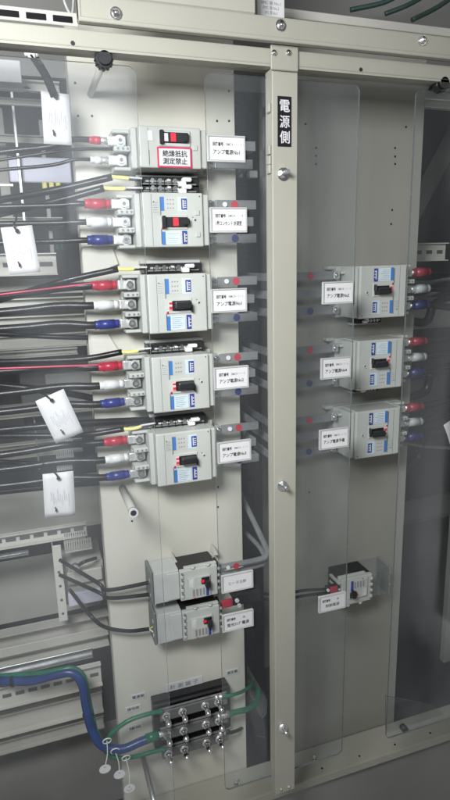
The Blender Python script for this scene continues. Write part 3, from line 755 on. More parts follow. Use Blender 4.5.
# right side: cables leaving the right breakers to the right
GR = 'dark cables leaving the right breakers'
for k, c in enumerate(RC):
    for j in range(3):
        t = Vector((c.location.x + .120, YP - .041, c.location.z + (1 - j) * H3 / 3)); m = ('shaded red sleeve', 'shaded white sleeve', 'shaded blue sleeve')[j]
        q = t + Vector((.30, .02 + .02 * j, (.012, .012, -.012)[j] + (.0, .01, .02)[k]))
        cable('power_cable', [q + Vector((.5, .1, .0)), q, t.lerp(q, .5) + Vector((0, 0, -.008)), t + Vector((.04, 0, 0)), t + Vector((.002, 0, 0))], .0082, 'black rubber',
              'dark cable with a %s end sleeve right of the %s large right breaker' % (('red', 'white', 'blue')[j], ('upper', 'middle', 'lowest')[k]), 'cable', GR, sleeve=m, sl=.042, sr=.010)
for (pts, r, lab) in (([(398, 318), (425, 322), (434, 305), (450, 296)], .010, 'thick black cable looping up beside the upper right breaker'), ([(395, 400), (424, 392), (432, 372), (450, 366)], .010, 'thick black cable looping up beside the middle right breaker'), ([(398, 468), (418, 458), (424, 440), (450, 436)], .009, 'thick black cable looping up beside the lowest large right breaker')):
    cable('loose_cable', [P(x, y, 1.17) for x, y in pts] + [], r, 'black rubber', lab, 'cable', 'thick dark cables on the right')

for (pa, pb, pc, lab) in (((404, 281), (425, 283), (450, 279), 'pale grey cable rising to the right beside the upper right breaker'), ((404, 300), (426, 296), (450, 287), 'second pale grey cable beside the upper right breaker'), ((402, 378), (424, 374), (450, 370), 'pale grey cable to the right of the middle right breaker'), ((398, 441), (424, 446), (450, 448), 'pale grey cable to the right of the lowest large right breaker')):
    a, c, d = P(*pa, 1.13), P(*pb, 1.17), P(*pc, 1.22); cable('loose_cable', [d + (d - c) * 3, d, c, a], .0048, 'busbar sleeve', lab, 'cable', GR)

# ------------------------------------------------------------------ earth terminal block
p0 = P(147, 700, YP); p1 = P(224, 683, YP); pb = P(227, 731, YP)
x0, x1 = .186, .372; z1 = .332; z0 = .178
e = empty('terminal_block', ((x0 + x1) / 2, YP, z0), 'black terminal block with three rows of bright studs low on the left plate', 'terminal block')
cx = e.location.x; w = (x1 - x0) / 2; H = z1 - z0
b = MB(); b.prism([(-w, .02), (w - .02, .02), (w, .032), (w, H - .012), (w - .006, H), (-w, H)], -.022, -.0005, 'black plastic')
for q in range(4): b.box(-w, w - .004, -.030, -.0222, .026 + q * .045 - .004 if q < 3 else H - .010, .026 + q * .045 if q < 3 else H - .004, 'black plastic', .001)
b.build('base', e)
for r in range(3):
    z = .300 - z0 - r * .0515 + .004
    s = MB(); s.box(-w + .012, w - .012, -.040, -.034, z - .014, z + .012, 'grey strip', .0015); s.box(-w + .012, w - .012, -.034, -.0305, z + .012, z + .0145, 'tin plate')
    st = s.build('strip', e)
    for xx in (-.067, -.029, .025, .057):
        s = MB(); s.cyl((xx, -.040, z), (xx, -.042, z), .0095, 'tin plate', 18); s.cyl((xx, -.042, z), (xx, -.049, z), .0075, 'bright steel', 6)
        s.cyl((xx, -.049, z), (xx, -.072, z), .0045, 'bright steel', 12); s.cyl((xx, -.060, z), (xx, -.066, z), .0068, 'bright steel', 6); s.build('stud', st)
EB = e
# green / blue earth cables
def poly(pts): return [P(x, y, Y) for x, y, Y in pts]
e = cable('earth_cable', poly(((-110, 690, 1.30), (-40, 684, 1.25), (0, 681, 1.2), (30, 681, 1.17), (55, 675, 1.15), (72, 673, 1.14), (82, 684, 1.13), (86, 706, 1.12), (92, 730, 1.11), (103, 746, 1.10), (122, 749, 1.09), (140, 742, 1.09), (158, 735, 1.09))), .0095, 'blue cable', 'thick blue cable bending down to the middle row of the terminal block', 'cable', 'earth cables of the terminal block')
b = MB(); p = P(158, 735, 1.09); q = P(146, 739, 1.09); o = e.location
b.cyl(q - o, p - o, .0105, 'green cable', 14); b.cyl(p - o + Vector((0, 0, 0)), P(166, 733, 1.10) - o, .006, 'tin plate', 12); b.build('green_end', e)
for (a_, c_) in (((12, 681, 1.19), (14, 681, 1.188)), ((88, 713, 1.127), (88.6, 716, 1.126))):
    b = MB(); b.cyl(P(*a_) - o, P(*c_) - o, .0125, 'black rubber', 16); k_ = P(*a_) - o; b.box(k_.x - .003, k_.x + .003, k_.y - .016, k_.y - .011, k_.z + .002, k_.z + .014, 'black rubber'); b.build('cable_tie', e)
for pts, r, lab in ((((-40, 680, 1.26), (0, 676, 1.21), (40, 673, 1.165), (60, 669.5, 1.15), (74, 668.5, 1.145), (84, 677, 1.14), (89, 700, 1.13), (95, 728, 1.12)), .0052, 'green cable riding along the bend of the thick blue cable'),
                    (((95, 728, 1.115), (104, 743, 1.105), (112, 733, 1.10), (128, 721, 1.10), (148, 714, 1.10), (163, 711, 1.10)), .0048, 'green cable rising to the top row of the terminal block'),
                    (((98, 738, 1.115), (106, 752, 1.105), (118, 758, 1.10), (138, 756, 1.10), (152, 752, 1.10), (165, 749, 1.10)), .0048, 'green cable below the blue one to the bottom row of the terminal block')):
    cable('earth_cable', poly(pts), r, 'green cable', lab, 'cable', 'earth cables of the terminal block')
for pts, r, m, lab in ((((218, 697, 1.11), (232, 695, 1.11), (245, 690, 1.13), (253, 682, 1.17), (250, 672, 1.26)), .0042, 'green cable', 'thin green cable leaving the top row to the right'),
                       (((220, 716, 1.11), (236, 712, 1.11), (250, 708, 1.12), (258, 699, 1.15), (257, 687, 1.19), (250, 677, 1.28)), .0068, 'green cable', 'thick green cable looping up from the middle row to the right'),
                       (((222, 733, 1.11), (233, 732, 1.12), (243, 727, 1.16), (248, 718, 1.24)), .0042, 'black rubber', 'grey black cable leaving the bottom row to the right')):
    e = cable('earth_cable', poly(pts), r, m, lab, 'cable', 'earth cables of the terminal block')
    p = poly(pts); o = e.location
    b = MB(); b.cyl(p[0] - o, p[0].lerp(p[1], .55) - o, r * 1.15, 'tin plate', 12); b.cyl(p[0] - o + Vector((-.008, 0, 0)), p[0] - o, r * 1.6, 'tin plate', 12); b.build('lug', e)
# oval tags on strings
GT = 'oval white tags hanging from the earth cables'
for (sx, sy, tx, ty, lab) in ((107, 741, 105, 769, 'leftmost oval white tag on a string below the blue cable'), (115, 751, 119.5, 774.5, 'middle oval white tag on a string below the blue cable'), (126, 758, 129.5, 788.5, 'rightmost and lowest oval white tag, with a small hole pattern')):
    a = P(sx, sy, 1.085); c = P(tx, ty, 1.078)
    e = empty('cable_tag', c, lab, 'tag', GT)
    b = MB(); poly_ = [(.0125 * math.cos(t_ * math.pi / 12), .0105 * math.sin(t_ * math.pi / 12)) for t_ in range(24)]
    b.prism(poly_, -.0008, .0008, 'white plastic'); b.cyl((0, -.0012, .006), (0, -.0009, .006), .0018, 'breaker recess', 10)
    if 'pattern' in lab:
        for dx, dz in ((-.004, -.002), (.004, -.002), (0, -.005)): b.cyl((dx, -.0012, dz), (dx, -.0009, dz), .0014, 'pale ink', 8)
    b.build('disc', e)
    b = MB(); d = a - c; b.tube(spline([(0, -.001, .006), d * .5 + Vector((.003, 0, 0)), d]), .0011, 'white plastic', 6)
    ring = [d + Vector((.009 * math.cos(t_), -.008 * math.sin(t_) * .4, .009 * math.sin(t_))) for t_ in [k * math.pi / 8 for k in range(17)]]
    b.tube(ring, .0013, 'white plastic', 6); b.build('string', e)

# white lettered labels on the plate
def plabel(px0, py0, px1, py1, body, lab, Y=YP):
    a = P(px0, py0, Y); c = P(px1, py1, Y); w = c.x - a.x; h = abs(a.z - c.z)
    e = empty('printed_label', ((a.x + c.x) / 2, Y, (a.z + c.z) / 2), lab, 'label', 'white printed labels on the left plate')
    return e, w
for (cx_, cy_, w, h, body, lab, s_) in ((184, 683.5, .090, .021, '計 測 端 子', 'wide white printed label above the terminal block', .013), (138, 696, .036, .0145, '電源側', 'small white label highest of the three left of the terminal block', .0085),
                                   (133, 708, .036, .0145, '接地側', 'small white label in the middle of the three left of the terminal block', .0085), (135, 727, .036, .0155, '接地', 'small white label lowest of the three left of the terminal block', .0085),
                                   (232, 671.5, .034, .0145, '測定側', 'small white label right of the terminal block, above the green cables', .0085)):
    p = P(cx_, cy_, YP); e = empty('printed_label', (p.x, YP - .0005, p.z), lab, 'label', 'white printed labels on the left plate')
    b = MB(); b.box(-w / 2, w / 2, -.0014, 0, -h / 2, h / 2, 'white card', .0004); c = b.build('card', e)
    text(body, 0, -.0018, 0, s_, 'pale ink' if w > .05 else 'ink', c, w=w * .76, bold=.012)

# ------------------------------------------------------------------ paper tags behind the left cover and one at the right
GP = 'white paper tags hanging on the cables'
def paper_tag(corners, Y, lab, hook=None):
    w = [P(x, y, Y) for x, y in corners]; c = sum(w, Vector()) / 4
    e = empty('paper_tag', c, lab, 'tag', GP)
    top = (w[0] + w[1]) / 2 - c; ax = (w[1] - w[0]).normalized(); az = ((w[0] - w[3]) + (w[1] - w[2])).normalized()
    hw_ = (w[1] - w[0]).length / 2; hh_ = ((w[0] + w[1]) / 2 - (w[2] + w[3]) / 2).length / 2
    ax = (ax - az * ax.dot(az)).normalized(); ay = az.cross(ax)
    N_ = 8; b = MB(); i = b.mi('white card'); g = []
    for k in range(N_ + 1):
        row = []
        for j in range(5):
            u = -1 + 2 * j / 4; v = 1 - 2 * k / N_; bend = .004 * (v * v) * (1 if j else 1) + .0015 * u * v
            row.append(b.bm.verts.new(ax * hw_ * u + az * hh_ * v + ay * bend))
        g.append(row)
    for k in range(N_):
        for j in range(4):
            f = b.bm.faces.new((g[k][j], g[k][j + 1], g[k + 1][j + 1], g[k + 1][j])); f.material_index = i; f.smooth = True
    r = bmesh.ops.extrude_face_region(b.bm, geom=list(b.bm.faces)); 
    for v in r['geom']:
        if isinstance(v, bmesh.types.BMVert): v.co += ay * .0006
    b.build('sheet', e)
    sy = 1 if ay.y < 0 else -1
    b = MB(); q = az * hh_ * .80 + ay * (.0035 * sy); b.cyl(q, q + ay * (.0009 * sy), .0035, 'ink', 12)
    q2 = az * -hh_ * .62 - ax * hw_ * .25 + ay * (.0028 * sy); b.obox(q2, ax, ay, az, .0016, .0006, .003, 'ink')
    q2 = az * -hh_ * .5 - ax * hw_ * .30 + ay * (.0028 * sy); b.obox(q2, ax, ay, az, .001, .0006, .0014, 'ink')
    b.build('print_marks', e)
    b = MB()
    for k in range(9):
        u = -.5 + .16 * (k % 5); L1 = (.5, .62, .35, .7, .45)[k % 5]
        b.obox(ax * hw_ * (-.55 + .14 * k) + az * hh_ * (.05 - .1 * (k % 3)) + ay * (.0032 * sy), ax, ay, az, .0002, .0004, hh_ * L1 * .4, 'lilac card')
    b.build('printed_lines', e)
    if hook:
        h = P(hook[0], hook[1], Y + .02) - c
        b = MB(); b.tube(spline([az * hh_ * .8 + ay * (.004 * sy), az * hh_ * 1.02 + ax * (-.004) + ay * (.006 * sy), (az * hh_ + h) * .5 + Vector((0, -.004, 0)), h]), .0016, 'black rubber', 8); b.build('tie', e)
    return e
paper_tag(((41, 93), (69, 91), (70, 143), (46, 145)), 1.06, 'white paper tag highest on the left, hanging from a black strap', (31, 55))
paper_tag(((0.5, 228), (32, 224.5), (41, 271), (9, 276)), 1.04, 'white paper tag at the left edge, below a dark slot, highest but one', (16, 214))
paper_tag(((35, 401), (64, 390), (83.5, 432), (56.5, 445)), 1.04, 'white paper tag tilted to the right, between the fourth and fifth cables', (38, 392))
paper_tag(((42.5, 473), (73.5, 473.5), (75.5, 517.5), (45, 517.5)), 1.05, 'white paper tag hanging upright, lowest of the paper tags on the left', (43, 464))
paper_tag(((444, 424), (456, 420), (468, 460), (451, 446)), 1.08, 'white paper tag at the right edge of the picture', (452, 412))
# black strap under the beam at top left, with white clip
p = [P(33, 56, 1.10), P(40, 66, 1.10), P(47, 78, 1.08), P(54, 95, 1.06)]
b = MB()
for a, c in zip(p[:-1], p[1:]):
    d = (c - a).normalized(); n_ = d.cross(Vector((0, 1, 0))).normalized(); b.obox((a + c) / 2, d, n_, d.cross(n_), (c - a).length / 2 + .002, .0065, .0015, 'black rubber')
tag(b.build('strap'), 'black strap slanting down under the beam to the highest paper tag', 'strap')
b = MB(); q = P(31, 52, 1.098); b.box(-.011, .011, -.006, .006, -.008, .008, 'white plastic', .002); b.box(-.006, .006, -.009, -.0062, -.012, .004, 'white plastic', .001)
tag(b.build('cable_clip', None, q), 'small white clip under the beam at the head of the black strap', 'clip')

# ------------------------------------------------------------------ rails and fittings behind, left bay
GL = 'horizontal steel rails in the left bay'
def rail(py, px, hpx, Y, m, label, slots=False, x0=-.9, x1=.1, lip=.012, lipm=None, sw=.017, sg=.026, name='mounting_rail', slotm='dark interior paint', group=GL, zoff=0.):
    """horizontal rail whose centre is seen at (px, py); hpx is its apparent height"""
    a = P(px, py - hpx / 2, Y); c = P(px, py + hpx / 2, Y); z = (a.z + c.z) / 2; h = a.z - c.z
    e = empty(name, ((x0 + x1) / 2, Y, z), label, 'rail', group); w = (x1 - x0) / 2
    b = MB(); b.box(-w, w, 0, .003, -h / 2, h / 2, m, .001)
    if lip: b.box(-w, w, -lip, -.0003, h / 2 - .0025, h / 2, lipm or m); b.box(-w, w, -lip, -.0003, -h / 2, -h / 2 + .0025, lipm or m)
    b.build('web', e)
    if slots:
        n = int((x1 - x0) / sg)
        for k in range(n):
            x = w - sg * (k + .6)
            if x + (x0 + x1) / 2 < -.42: break
            b = MB(); b.box(x - sw / 2, x + sw / 2, -.0012, -.0002, -.0045 + zoff, .0045 + zoff, slotm, .0005); b.build('slot', e)
    return e
rail(16, 40, 14, 1.05, 'light rail paint', 'slotted cream rail above the head beam at top left', True, -.9, P(78, 16, 1.05).x, sw=.030, sg=.040, zoff=-.001, slotm='ink', lip=.0)
rail(87, 30, 11, 1.22, 'light rail paint', 'light rail with one round hole, just under the head beam at left', False, -.9, .098)
p = P(27, 88, 1.205); b = MB(); b.cyl((p.x, 1.2195, p.z), (p.x, 1.2175, p.z), .0065, 'black plastic', 16)
tag(b.build('grommet'), 'round black grommet in the light rail under the head beam', 'grommet')
rail(103, 30, 7, 1.30, 'light rail paint', 'thin light rail second below the head beam at left', False, -.9, .08, lip=.006)
rail(185, 12, 3, 1.45, 'galvanised steel', 'thin grey rail crossing the upper left bay', False, -.9, -.0, lip=0)
rail(264, 50, 22, 1.30, 'light rail paint', 'cream slotted rail at the level of the second paper tag', True, -.9, .07, sw=.026, sg=.036)
rail(286, 50, 15, 1.40, 'light rail paint', 'grey flat rail just below the upper slotted rail', False, -.9, .16, lip=.01)
rail(303, 50, 12, 1.36, 'light rail paint', 'pale channel rail behind the cables of the third breaker, upper', False, -.9, .14, lip=.02)
rail(321, 50, 13, 1.38, 'light rail paint', 'pale channel rail behind the cables of the third breaker, middle', False, -.9, .15, lip=.02)
rail(340, 50, 14, 1.40, 'light rail paint', 'pale channel rail behind the cables of the third breaker, lower', False, -.9, .16, lip=.015)
rail(361, 20, 2.5, 1.34, 'galvanised steel', 'thin bright strip above the fourth breaker cables', False, -.9, .02, lip=0)
rail(392, 30, 3, 1.30, 'light rail paint', 'narrow bright strip crossing behind the tilted paper tag', False, -.9, .06, lip=0)
rail(505, 40, 50, 1.40, 'duct grey', 'broad grey panel rail behind the lowest paper tag', False, -.9, .165, lip=.02)
rail(535, 40, 13, 1.30, 'light rail paint', 'cream slotted rail directly below the lowest paper tag', True, -.9, .085, sw=.022, sg=.030)
rail(553, 20, 4, 1.34, 'galvanised steel', 'thin bright rail under the middle slotted rail', False, -.9, -.05, lip=.006)
rail(590, 20, 62, 1.52, 'duct grey', 'broad grey panel low in the left bay', False, -.9, .12, lip=.0)
rail(628, 50, 16, 1.34, 'duct grey', 'grey channel rail below the bracket in the left bay', False, -.9, .12, lip=.03)
rail(645, 50, 12, 1.32, 'light rail paint', 'cream channel rail above the lower slotted rail', False, -.9, .115, lip=.03)
rail(661, 50, 7, 1.24, 'galvanised steel', 'bright polished strip above the lower slotted rail', False, -.9, .07, lip=.01)
rail(684, 50, 22, 1.22, 'light rail paint', 'cream slotted rail behind the bend of the blue cable', True, -.9, .085, sw=.019, sg=.0275, zoff=-.003)
rail(713, 40, 22, 1.26, 'light rail paint', 'cream rail directly below the slotted rail of the blue cable', False, -.9, .085, lip=.015)
rail(735, 40, 13, 1.28, 'duct grey', 'lowest grey rail of the left bay', False, -.9, .085, lip=.012)
rail(782, 40, 84, 1.36, 'lower panel paint', 'plain dark grey panel filling the bottom left corner', False, -.9, .14, lip=0)
rail(352, 50, 7, 1.34, 'light rail paint', 'narrow cream rail just under the third breaker cables', False, -.9, .10, lip=.012)
rail(408, 40, 12, 1.44, 'duct grey', 'grey beige rail behind the tilted paper tag', False, -.9, .13, lip=.02)
rail(448, 30, 14, 1.44, 'duct grey', 'grey beige rail behind the fifth breaker cables', False, -.9, .10, lip=.02)
rail(140, 25, 8, 1.48, 'duct grey', 'grey rail crossing behind the highest paper tag', False, -.9, .10, lip=.012)
rail(222, 25, 9, 1.46, 'duct grey', 'grey rail crossing just above the second highest paper tag', False, -.9, .10, lip=.012)
# uprights
GU = 'upright steel bars in the left bay'
for (px, py0, py1, wpx, Y, m, lab) in ((20, 92, 262, 3, 1.38, 'galvanised steel', 'thin bright upright bar in the upper left bay'), (5, 108, 262, 10, 1.6, 'duct grey', 'grey upright channel at the left edge of the upper left bay'), (47, 120, 262, 4, 1.5, 'duct grey', 'grey upright bar behind the highest paper tag'),
                                     (60, 545, 622, 9, 1.25, 'light rail paint', 'cream upright bracket with holes under the middle slotted rail'), (37, 420, 470, 2, 1.34, 'galvanised steel', 'thin dotted upright strip left of the tilted paper tag')):
    a = P(px - wpx / 2, (py0 + py1) / 2, Y); c = P(px + wpx / 2, (py0 + py1) / 2, Y); zt_ = P(px, py0, Y).z; zl_ = P(px, py1, Y).z
    e = empty('upright_bar', ((a.x + c.x) / 2, Y, zl_), lab, 'bar', GU); w = (c.x - a.x) / 2
    b = MB(); b.box(-w, w, 0, .003, 0, zt_ - zl_, m, .0008); b.box(-w, -w + .002, .0032, .03, 0, zt_ - zl_, m); b.build('web', e)
    if 'holes' in lab:
        for q in (.02, .055, .09, .125): b = MB(); b.cyl((0, 0, q), (0, -.001, q), .0032, 'dark interior paint', 10); b.build('hole', e)
# wiring duct combs
def comb(px, py, n, wpx, hpx, Y, lab, m='white vinyl'):
    a = P(px, py, Y); c = P(px + wpx, py, Y); h = P(px, py, Y).z - P(px, py + hpx, Y).z
    e = empty('wiring_duct', (a.x, Y, a.z), lab, 'wiring duct', 'comb edges of wiring ducts in the left bay'); s_ = (c.x - a.x) / n
    b = MB()
    for k in range(n): b.box(k * s_, k * s_ + s_ * .55, 0, .004, -h, 0, m)
    b.box(0, n * s_, 0.0045, .03, -h * 1.4, -h * .6, 'duct grey'); b.build('comb', e)
comb(55, 439, 9, 18, 4, 1.30, 'short white comb of a wiring duct behind the tilted paper tag')
comb(56, 452, 9, 18, 8, 1.29, 'tall white comb of a wiring duct below the tilted paper tag')
comb(57, 468, 8, 16, 3, 1.29, 'lowest short white comb above the upright paper tag')
comb(63, 534, 10, 22, 6, 1.29, 'white comb of a wiring duct right of the middle slotted rail')
comb(64, 542, 12, 28, 9, 1.27, 'grey comb of a wiring duct stepped below another', 'duct grey')
# grey contactor-like box with label, and hooked wire
e = empty('relay_box', P(82, 575, 1.30), 'grey relay box with a lilac card in the left bay', 'relay')
b = MB(); b.box(-.045, .05, -.02, .10, -.06, .04, 'duct grey', .004, 2); b.box(-.035, .045, -.035, -.0205, -.002, .03, 'duct grey', .002); b.build('case', e)
b = MB(); p0 = P(68, 597, 1.27) - e.location; p1 = P(101, 581, 1.27) - e.location; b.box(p0.x, p1.x, -.045, -.036, -.050, -.018, 'lilac card', .001); b.build('card', e)
b = MB(); b.tube(spline([P(76, 567, 1.26) - e.location, P(84, 562, 1.24) - e.location, P(96, 558, 1.26) - e.location]), .004, 'black rubber', 10); b.build('hooked_wire', e)
b = MB(); q = P(75, 566, 1.245) - e.location; b.cyl(q, q + Vector((0, -.012, 0)), .008, 'bright steel', 14); b.build('screw', e)
# dark trunks behind the cables
e = empty('control_unit', P(100, 360, 1.5), 'dark boxy unit behind the cables of the fourth and fifth breakers', 'unit')
b = MB(); b.box(-.20, .12, .0, .25, -.19, .03, 'dark interior paint', .006, 2); b.box(-.14, .02, -.03, -.001, -.16, -.02, 'grey interior paint', .006, 2); b.build('case', e)
# white card standing in for a bright patch of light at the top left
p = P(5, 70.5, 1.14); q = P(20, 60.5, 1.14)
b = MB(); b.box(p.x - q.x - .02, q.x - p.x, 0, .003, p.z - q.z, q.z - p.z, 'white card', .001)
tag(b.build('light_patch_card', None, p), 'white rectangular card standing in for a bright light patch at the upper left edge', 'sheet')
# lilac plate coloured to stand for a reflection, and yellow terminal
p = P(43, 170, 1.40); b = MB(); b.box(-.07, .06, 0, .01, -.026, .026, 'lilac card', .002); tag(b.build('reflection_plate', None, p), 'pale lilac plate standing in for a reflection in the upper left bay', 'cover')
p = P(52, 186, 1.36); b = MB()
for q in range(3): b.box(-.020 + q * .014, -.010 + q * .014, -.008, .004, -.010 + (q % 2) * .004, .008, 'yellow vinyl', .002)
tag(b.build('wire_connector', None, p), 'small yellow wire connector under the lilac plate', 'connector')
p = P(60, 245, 1.30); b = MB()
for q in range(2): b.box(-.008 + q * .010, -.003 + q * .010, -.004, .004, -.010, .010, 'green cable', .002)
tag(b.build('wire_marker', None, p), 'pair of tiny green wire markers above the upper slotted rail', 'marker')
# white angled support plates just left of the mounting plate
for (q, lab) in ((((82, 247), (95, 246), (112, 248), (118, 264), (84, 277)), 'white angled bracket plate below the second breaker cables'), (((90, 335), (108, 334), (118, 350), (92, 355)), 'white angled bracket plate below the third breaker cables')):
    w = [P(x, y, 1.146) for x, y in q]; b = MB(); b.prism([(v.x, v.z) for v in w], 1.142, 1.146, 'light rail paint'); tag(b.build('bracket_plate'), lab, 'bracket', 'angled bracket plates beside the left plate')

# centre recess: vertical busbars, angled strut
GV = 'upright busbars in the dark centre gap'
for (x, Y, lab) in ((.475, 1.42, 'dark upright busbar in the centre gap, nearest the left plate'), (.535, 1.42, 'dark upright busbar in the centre gap, middle'), (.595, 1.42, 'dark upright busbar in the centre gap, nearest the post')):
    e = empty('upright_busbar', (x, Y, 0), lab, 'busbar', GV); b = MB(); b.box(-.013, .013, 0, .006, .1, 1.75, 'duct grey' if x < .5 or x > .55 else 'busbar sleeve', .001); b.build('bar', e)
b = MB()
for (px, py) in ((241, 174), (252, 174), (256, 174)):
    p = P(px, py, 1.25); b.box(p.x - .005, p.x + .005, 1.25, 1.27, p.z - .008, p.z + .008, 'white plastic', .002)
tag(b.build('insulator_clip'), 'white insulator clips in the centre gap between first and second breakers', 'clip')
# hanging clear bracket flap by the green loops
w = [P(x, y, 1.17) for x, y in ((247, 664), (256, 680), (267, 700), (267, 713), (262, 719), (248, 702))]
b = MB(); b.prism([(v.x, v.z) for v in w], 1.17, 1.173, 'clear acrylic', 'acrylic edge'); tag(b.build('clear_flap'), 'clear plastic flap behind the green loops, upper', 'flap', 'clear plastic flaps in the centre gap')
w = [P(x, y, 1.20) for x, y in ((250, 690), (264, 720), (265, 738), (256, 736), (249, 712))]
b = MB(); b.prism([(v.x, v.z) for v in w], 1.20, 1.203, 'clear acrylic', 'acrylic edge'); tag(b.build('clear_flap'), 'clear plastic flap behind the green loops, lower', 'flap', 'clear plastic flaps in the centre gap')
# vertical flange of the bay wall in the centre gap
b = MB(); b.box(.43, .434, 1.19, 1.5, .05, 1.75, 'grey interior paint'); b.box(.66, .664, 1.25, 1.9, .0, 1.75, 'dark interior paint'); tag(b.build('partition_sheet'), 'dark partition sheet in the centre gap', 'panel')

# ------------------------------------------------------------------ right bay behind the right cover
GRr = 'rails in the right bay'
rail(105, 435, 9, 1.2, 'light rail paint', 'cream rail at the top of the right bay', False, .885, 1.8, group=GRr)
rail(252, 432, 18, 1.28, 'light rail paint', 'cream slotted rail in the right bay above the upper breaker cables', True, .93, 1.04, sw=.018, sg=.032, group=GRr)
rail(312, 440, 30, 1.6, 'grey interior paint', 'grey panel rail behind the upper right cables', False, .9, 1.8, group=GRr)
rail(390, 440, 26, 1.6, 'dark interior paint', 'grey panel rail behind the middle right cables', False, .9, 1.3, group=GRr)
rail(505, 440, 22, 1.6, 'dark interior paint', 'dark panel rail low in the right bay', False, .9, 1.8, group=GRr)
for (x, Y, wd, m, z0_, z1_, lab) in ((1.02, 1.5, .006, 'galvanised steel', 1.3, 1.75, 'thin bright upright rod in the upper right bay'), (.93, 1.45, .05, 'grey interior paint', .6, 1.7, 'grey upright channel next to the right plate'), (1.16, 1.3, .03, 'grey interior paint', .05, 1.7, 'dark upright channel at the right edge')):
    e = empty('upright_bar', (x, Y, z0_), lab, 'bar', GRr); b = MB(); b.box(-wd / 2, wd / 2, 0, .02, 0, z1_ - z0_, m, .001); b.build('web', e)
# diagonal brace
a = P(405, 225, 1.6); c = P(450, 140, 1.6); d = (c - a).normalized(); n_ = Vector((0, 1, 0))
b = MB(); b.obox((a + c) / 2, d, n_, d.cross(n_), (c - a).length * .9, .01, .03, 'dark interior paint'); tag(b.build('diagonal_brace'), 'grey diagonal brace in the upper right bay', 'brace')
a = P(392, 697, 1.1); 
b = MB(); w = [P(x, y, 1.12) for x, y in ((386, 696), (432, 705), (452, 722), (386, 742))]; b.prism([(v.x, v.z) for v in w], 1.12, 1.123, 'dusty hazed acrylic', 'acrylic edge'); p = P(402, 726, 1.12); b.cyl((p.x, 1.1195, p.z), (p.x, 1.105, p.z), .009, 'black plastic', 16); tag(b.build('corner_gusset'), 'clear sloping corner sheet with a small black knob low in the right bay', 'panel')

# ------------------------------------------------------------------ above the beam
p = P(271, 3, .98); b = MB(); b.box(-.024, .024, 0, .002, -.028, .028, 'white card', .0005); e = tag(b.build('paper_card', None, p), 'white card with faint print above the head beam, over the centre post', 'card')
for k, z in enumerate((.004, -.003, -.010)): text('EMC 盤 No.%d' % (k + 1), 0, -.0004, z - .004, .006, 'pale ink', e, w=.034 - k * .006)
b = MB(); b.box(-.5, 2., 1.35, 1.36, 1.68, 2.3, 'grey interior paint'); tag(b.build('backing_sheet'), 'dark grey panel behind everything above the head beam', 'panel')
b = MB(); q = P(330, 14, 1.08); b.box(q.x - .11, q.x + .9, 1.08, 1.11, q.z - .014, q.z + .001, 'light rail paint', .001); tag(b.build('upper_rail'), 'pale rail peeping above the cover strip at right', 'rail')
GG = 'green cables above the head beam'
for (pts, lab) in (([(350, 10, 1.25), (385, 2, 1.22), (410, -12, 1.2)], 'left green cable above the beam at top right'), ([(385, 14, 1.22), (410, 4, 1.2), (440, -14, 1.2)], 'middle green cable above the beam at top right'), ([(412, 20, 1.2), (436, 8, 1.2), (460, -8, 1.2)], 'right green cable above the beam at top right')):
    cable('green_cable', poly(pts), .005, 'dark green cable', lab, 'cable', GG)
b = MB(); b.tube(spline(poly(((60, -14, 1.1), (66, 6, 1.08), (72, 14, 1.07), (74, -8, 1.1)))), .002, 'white vinyl', 8); tag(b.build('looped_wire'), 'thin pale looped wire above the slotted rail at top left', 'wire')

# ------------------------------------------------------------------ light
w = bpy.data.worlds.new('World'); sc.world = w; w.use_nodes = True
WN = w.node_tree.nodes; WL = w.node_tree.links
bg = WN['Background']; bg.inputs[1].default_value = 1.0
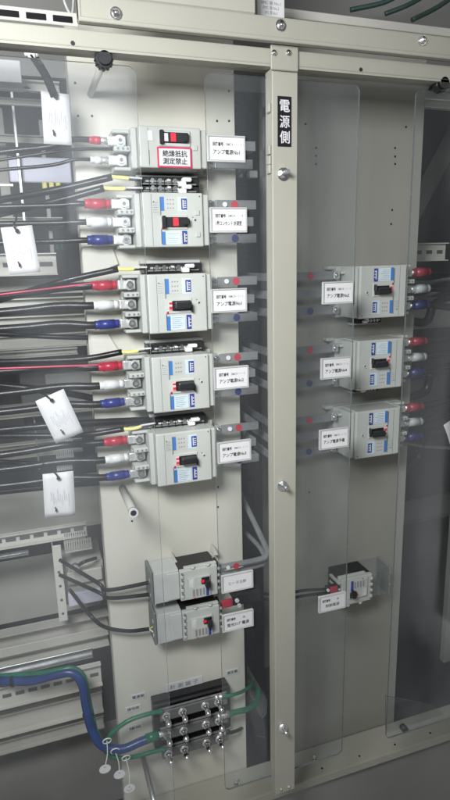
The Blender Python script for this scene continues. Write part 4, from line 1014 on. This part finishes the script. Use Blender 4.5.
# the dim plant room round the cabinet: uneven soft light with brighter upright patches
tc = WN.new('ShaderNodeTexCoord'); mp = WN.new('ShaderNodeMapping'); mp.inputs['Scale'].default_value = (3.2, 3.2, .9); mp.inputs['Location'].default_value = (.4, .2, .3)
WL.new(tc.outputs['Generated'], mp.inputs[0])
nz = WN.new('ShaderNodeTexNoise'); nz.inputs['Scale'].default_value = 1.6; nz.inputs['Detail'].default_value = 3; WL.new(mp.outputs[0], nz.inputs['Vector'])
cr = WN.new('ShaderNodeValToRGB'); cr.color_ramp.elements[0].position = .42; cr.color_ramp.elements[0].color = (.075, .076, .076, 1)
cr.color_ramp.elements[1].position = .66; cr.color_ramp.elements[1].color = (1.2, 1.22, 1.26, 1)
x_ = cr.color_ramp.elements.new(.54); x_.color = (.17, .172, .172, 1)
WL.new(nz.outputs['Fac'], cr.inputs[0]); WL.new(cr.outputs[0], bg.inputs[0])
def area(loc, target, sx, sy, power, col, spread=180):
    L = bpy.data.lights.new('lamp', 'AREA'); L.shape = 'RECTANGLE'; L.size = sx; L.size_y = sy; L.energy = power; L.color = col; L.spread = math.radians(spread)
    o = bpy.data.objects.new('lamp', L); COL.objects.link(o); o.location = loc
    o.rotation_euler = (Vector(target) - Vector(loc)).to_track_quat('-Z', 'Y').to_euler(); return o
area((2.6, -.9, 2.1), (.3, 1.1, 1.15), .3, .8, 7, (1, .975, .92))
area((-.28, .18, 1.64), (.20, 1.1, 1.10), .40, .28, 12.2, (.97, .985, 1), 125)  # added fill lamp, aimed to favour the left side over the right
area((.31, -.35, 1.70), (.31, 1.1, 1.70), .26, .55, 1.3, (.86, .93, 1))  # added lamp, placed and sized for its reflected glare in the left cover
# added door out of view at the right, put there to shade the right plate
e = empty('shading_door', (1.47, .22, .0), 'added cream door out of view at the right, shading the right plate', 'door')
b = MB(); b.box(-.012, .012, 0, .70, -.1, 2.4, 'cream paint', .004); b.build('door_leaf', e)
b = MB(); b.box(-.03, -.0125, .03, .06, 1.0, 1.16, 'black plastic', .004, 2); b.build('handle', e)

# ------------------------------------------------------------------ camera
cd = bpy.data.cameras.new('camera'); cam = bpy.data.objects.new('camera', cd); COL.objects.link(cam)
cd.sensor_fit = 'VERTICAL'; cd.sensor_height = 36; cd.lens = 36 * F / 800; cd.clip_start = .02; cd.clip_end = 50
R = Matrix(((XH.x, -XH.y, -XH.z), (YH.x, -YH.y, -YH.z), (ZH.x, -ZH.y, -ZH.z)))
cam.matrix_world = Matrix.Translation(CAM) @ R.to_4x4()
sc.camera = cam
sc.view_settings.view_transform = 'Standard'; sc.view_settings.look = 'None'; sc.view_settings.gamma = 1; sc.view_settings.exposure = 0
sc.cycles.max_bounces = 8; sc.cycles.transparent_max_bounces = 12
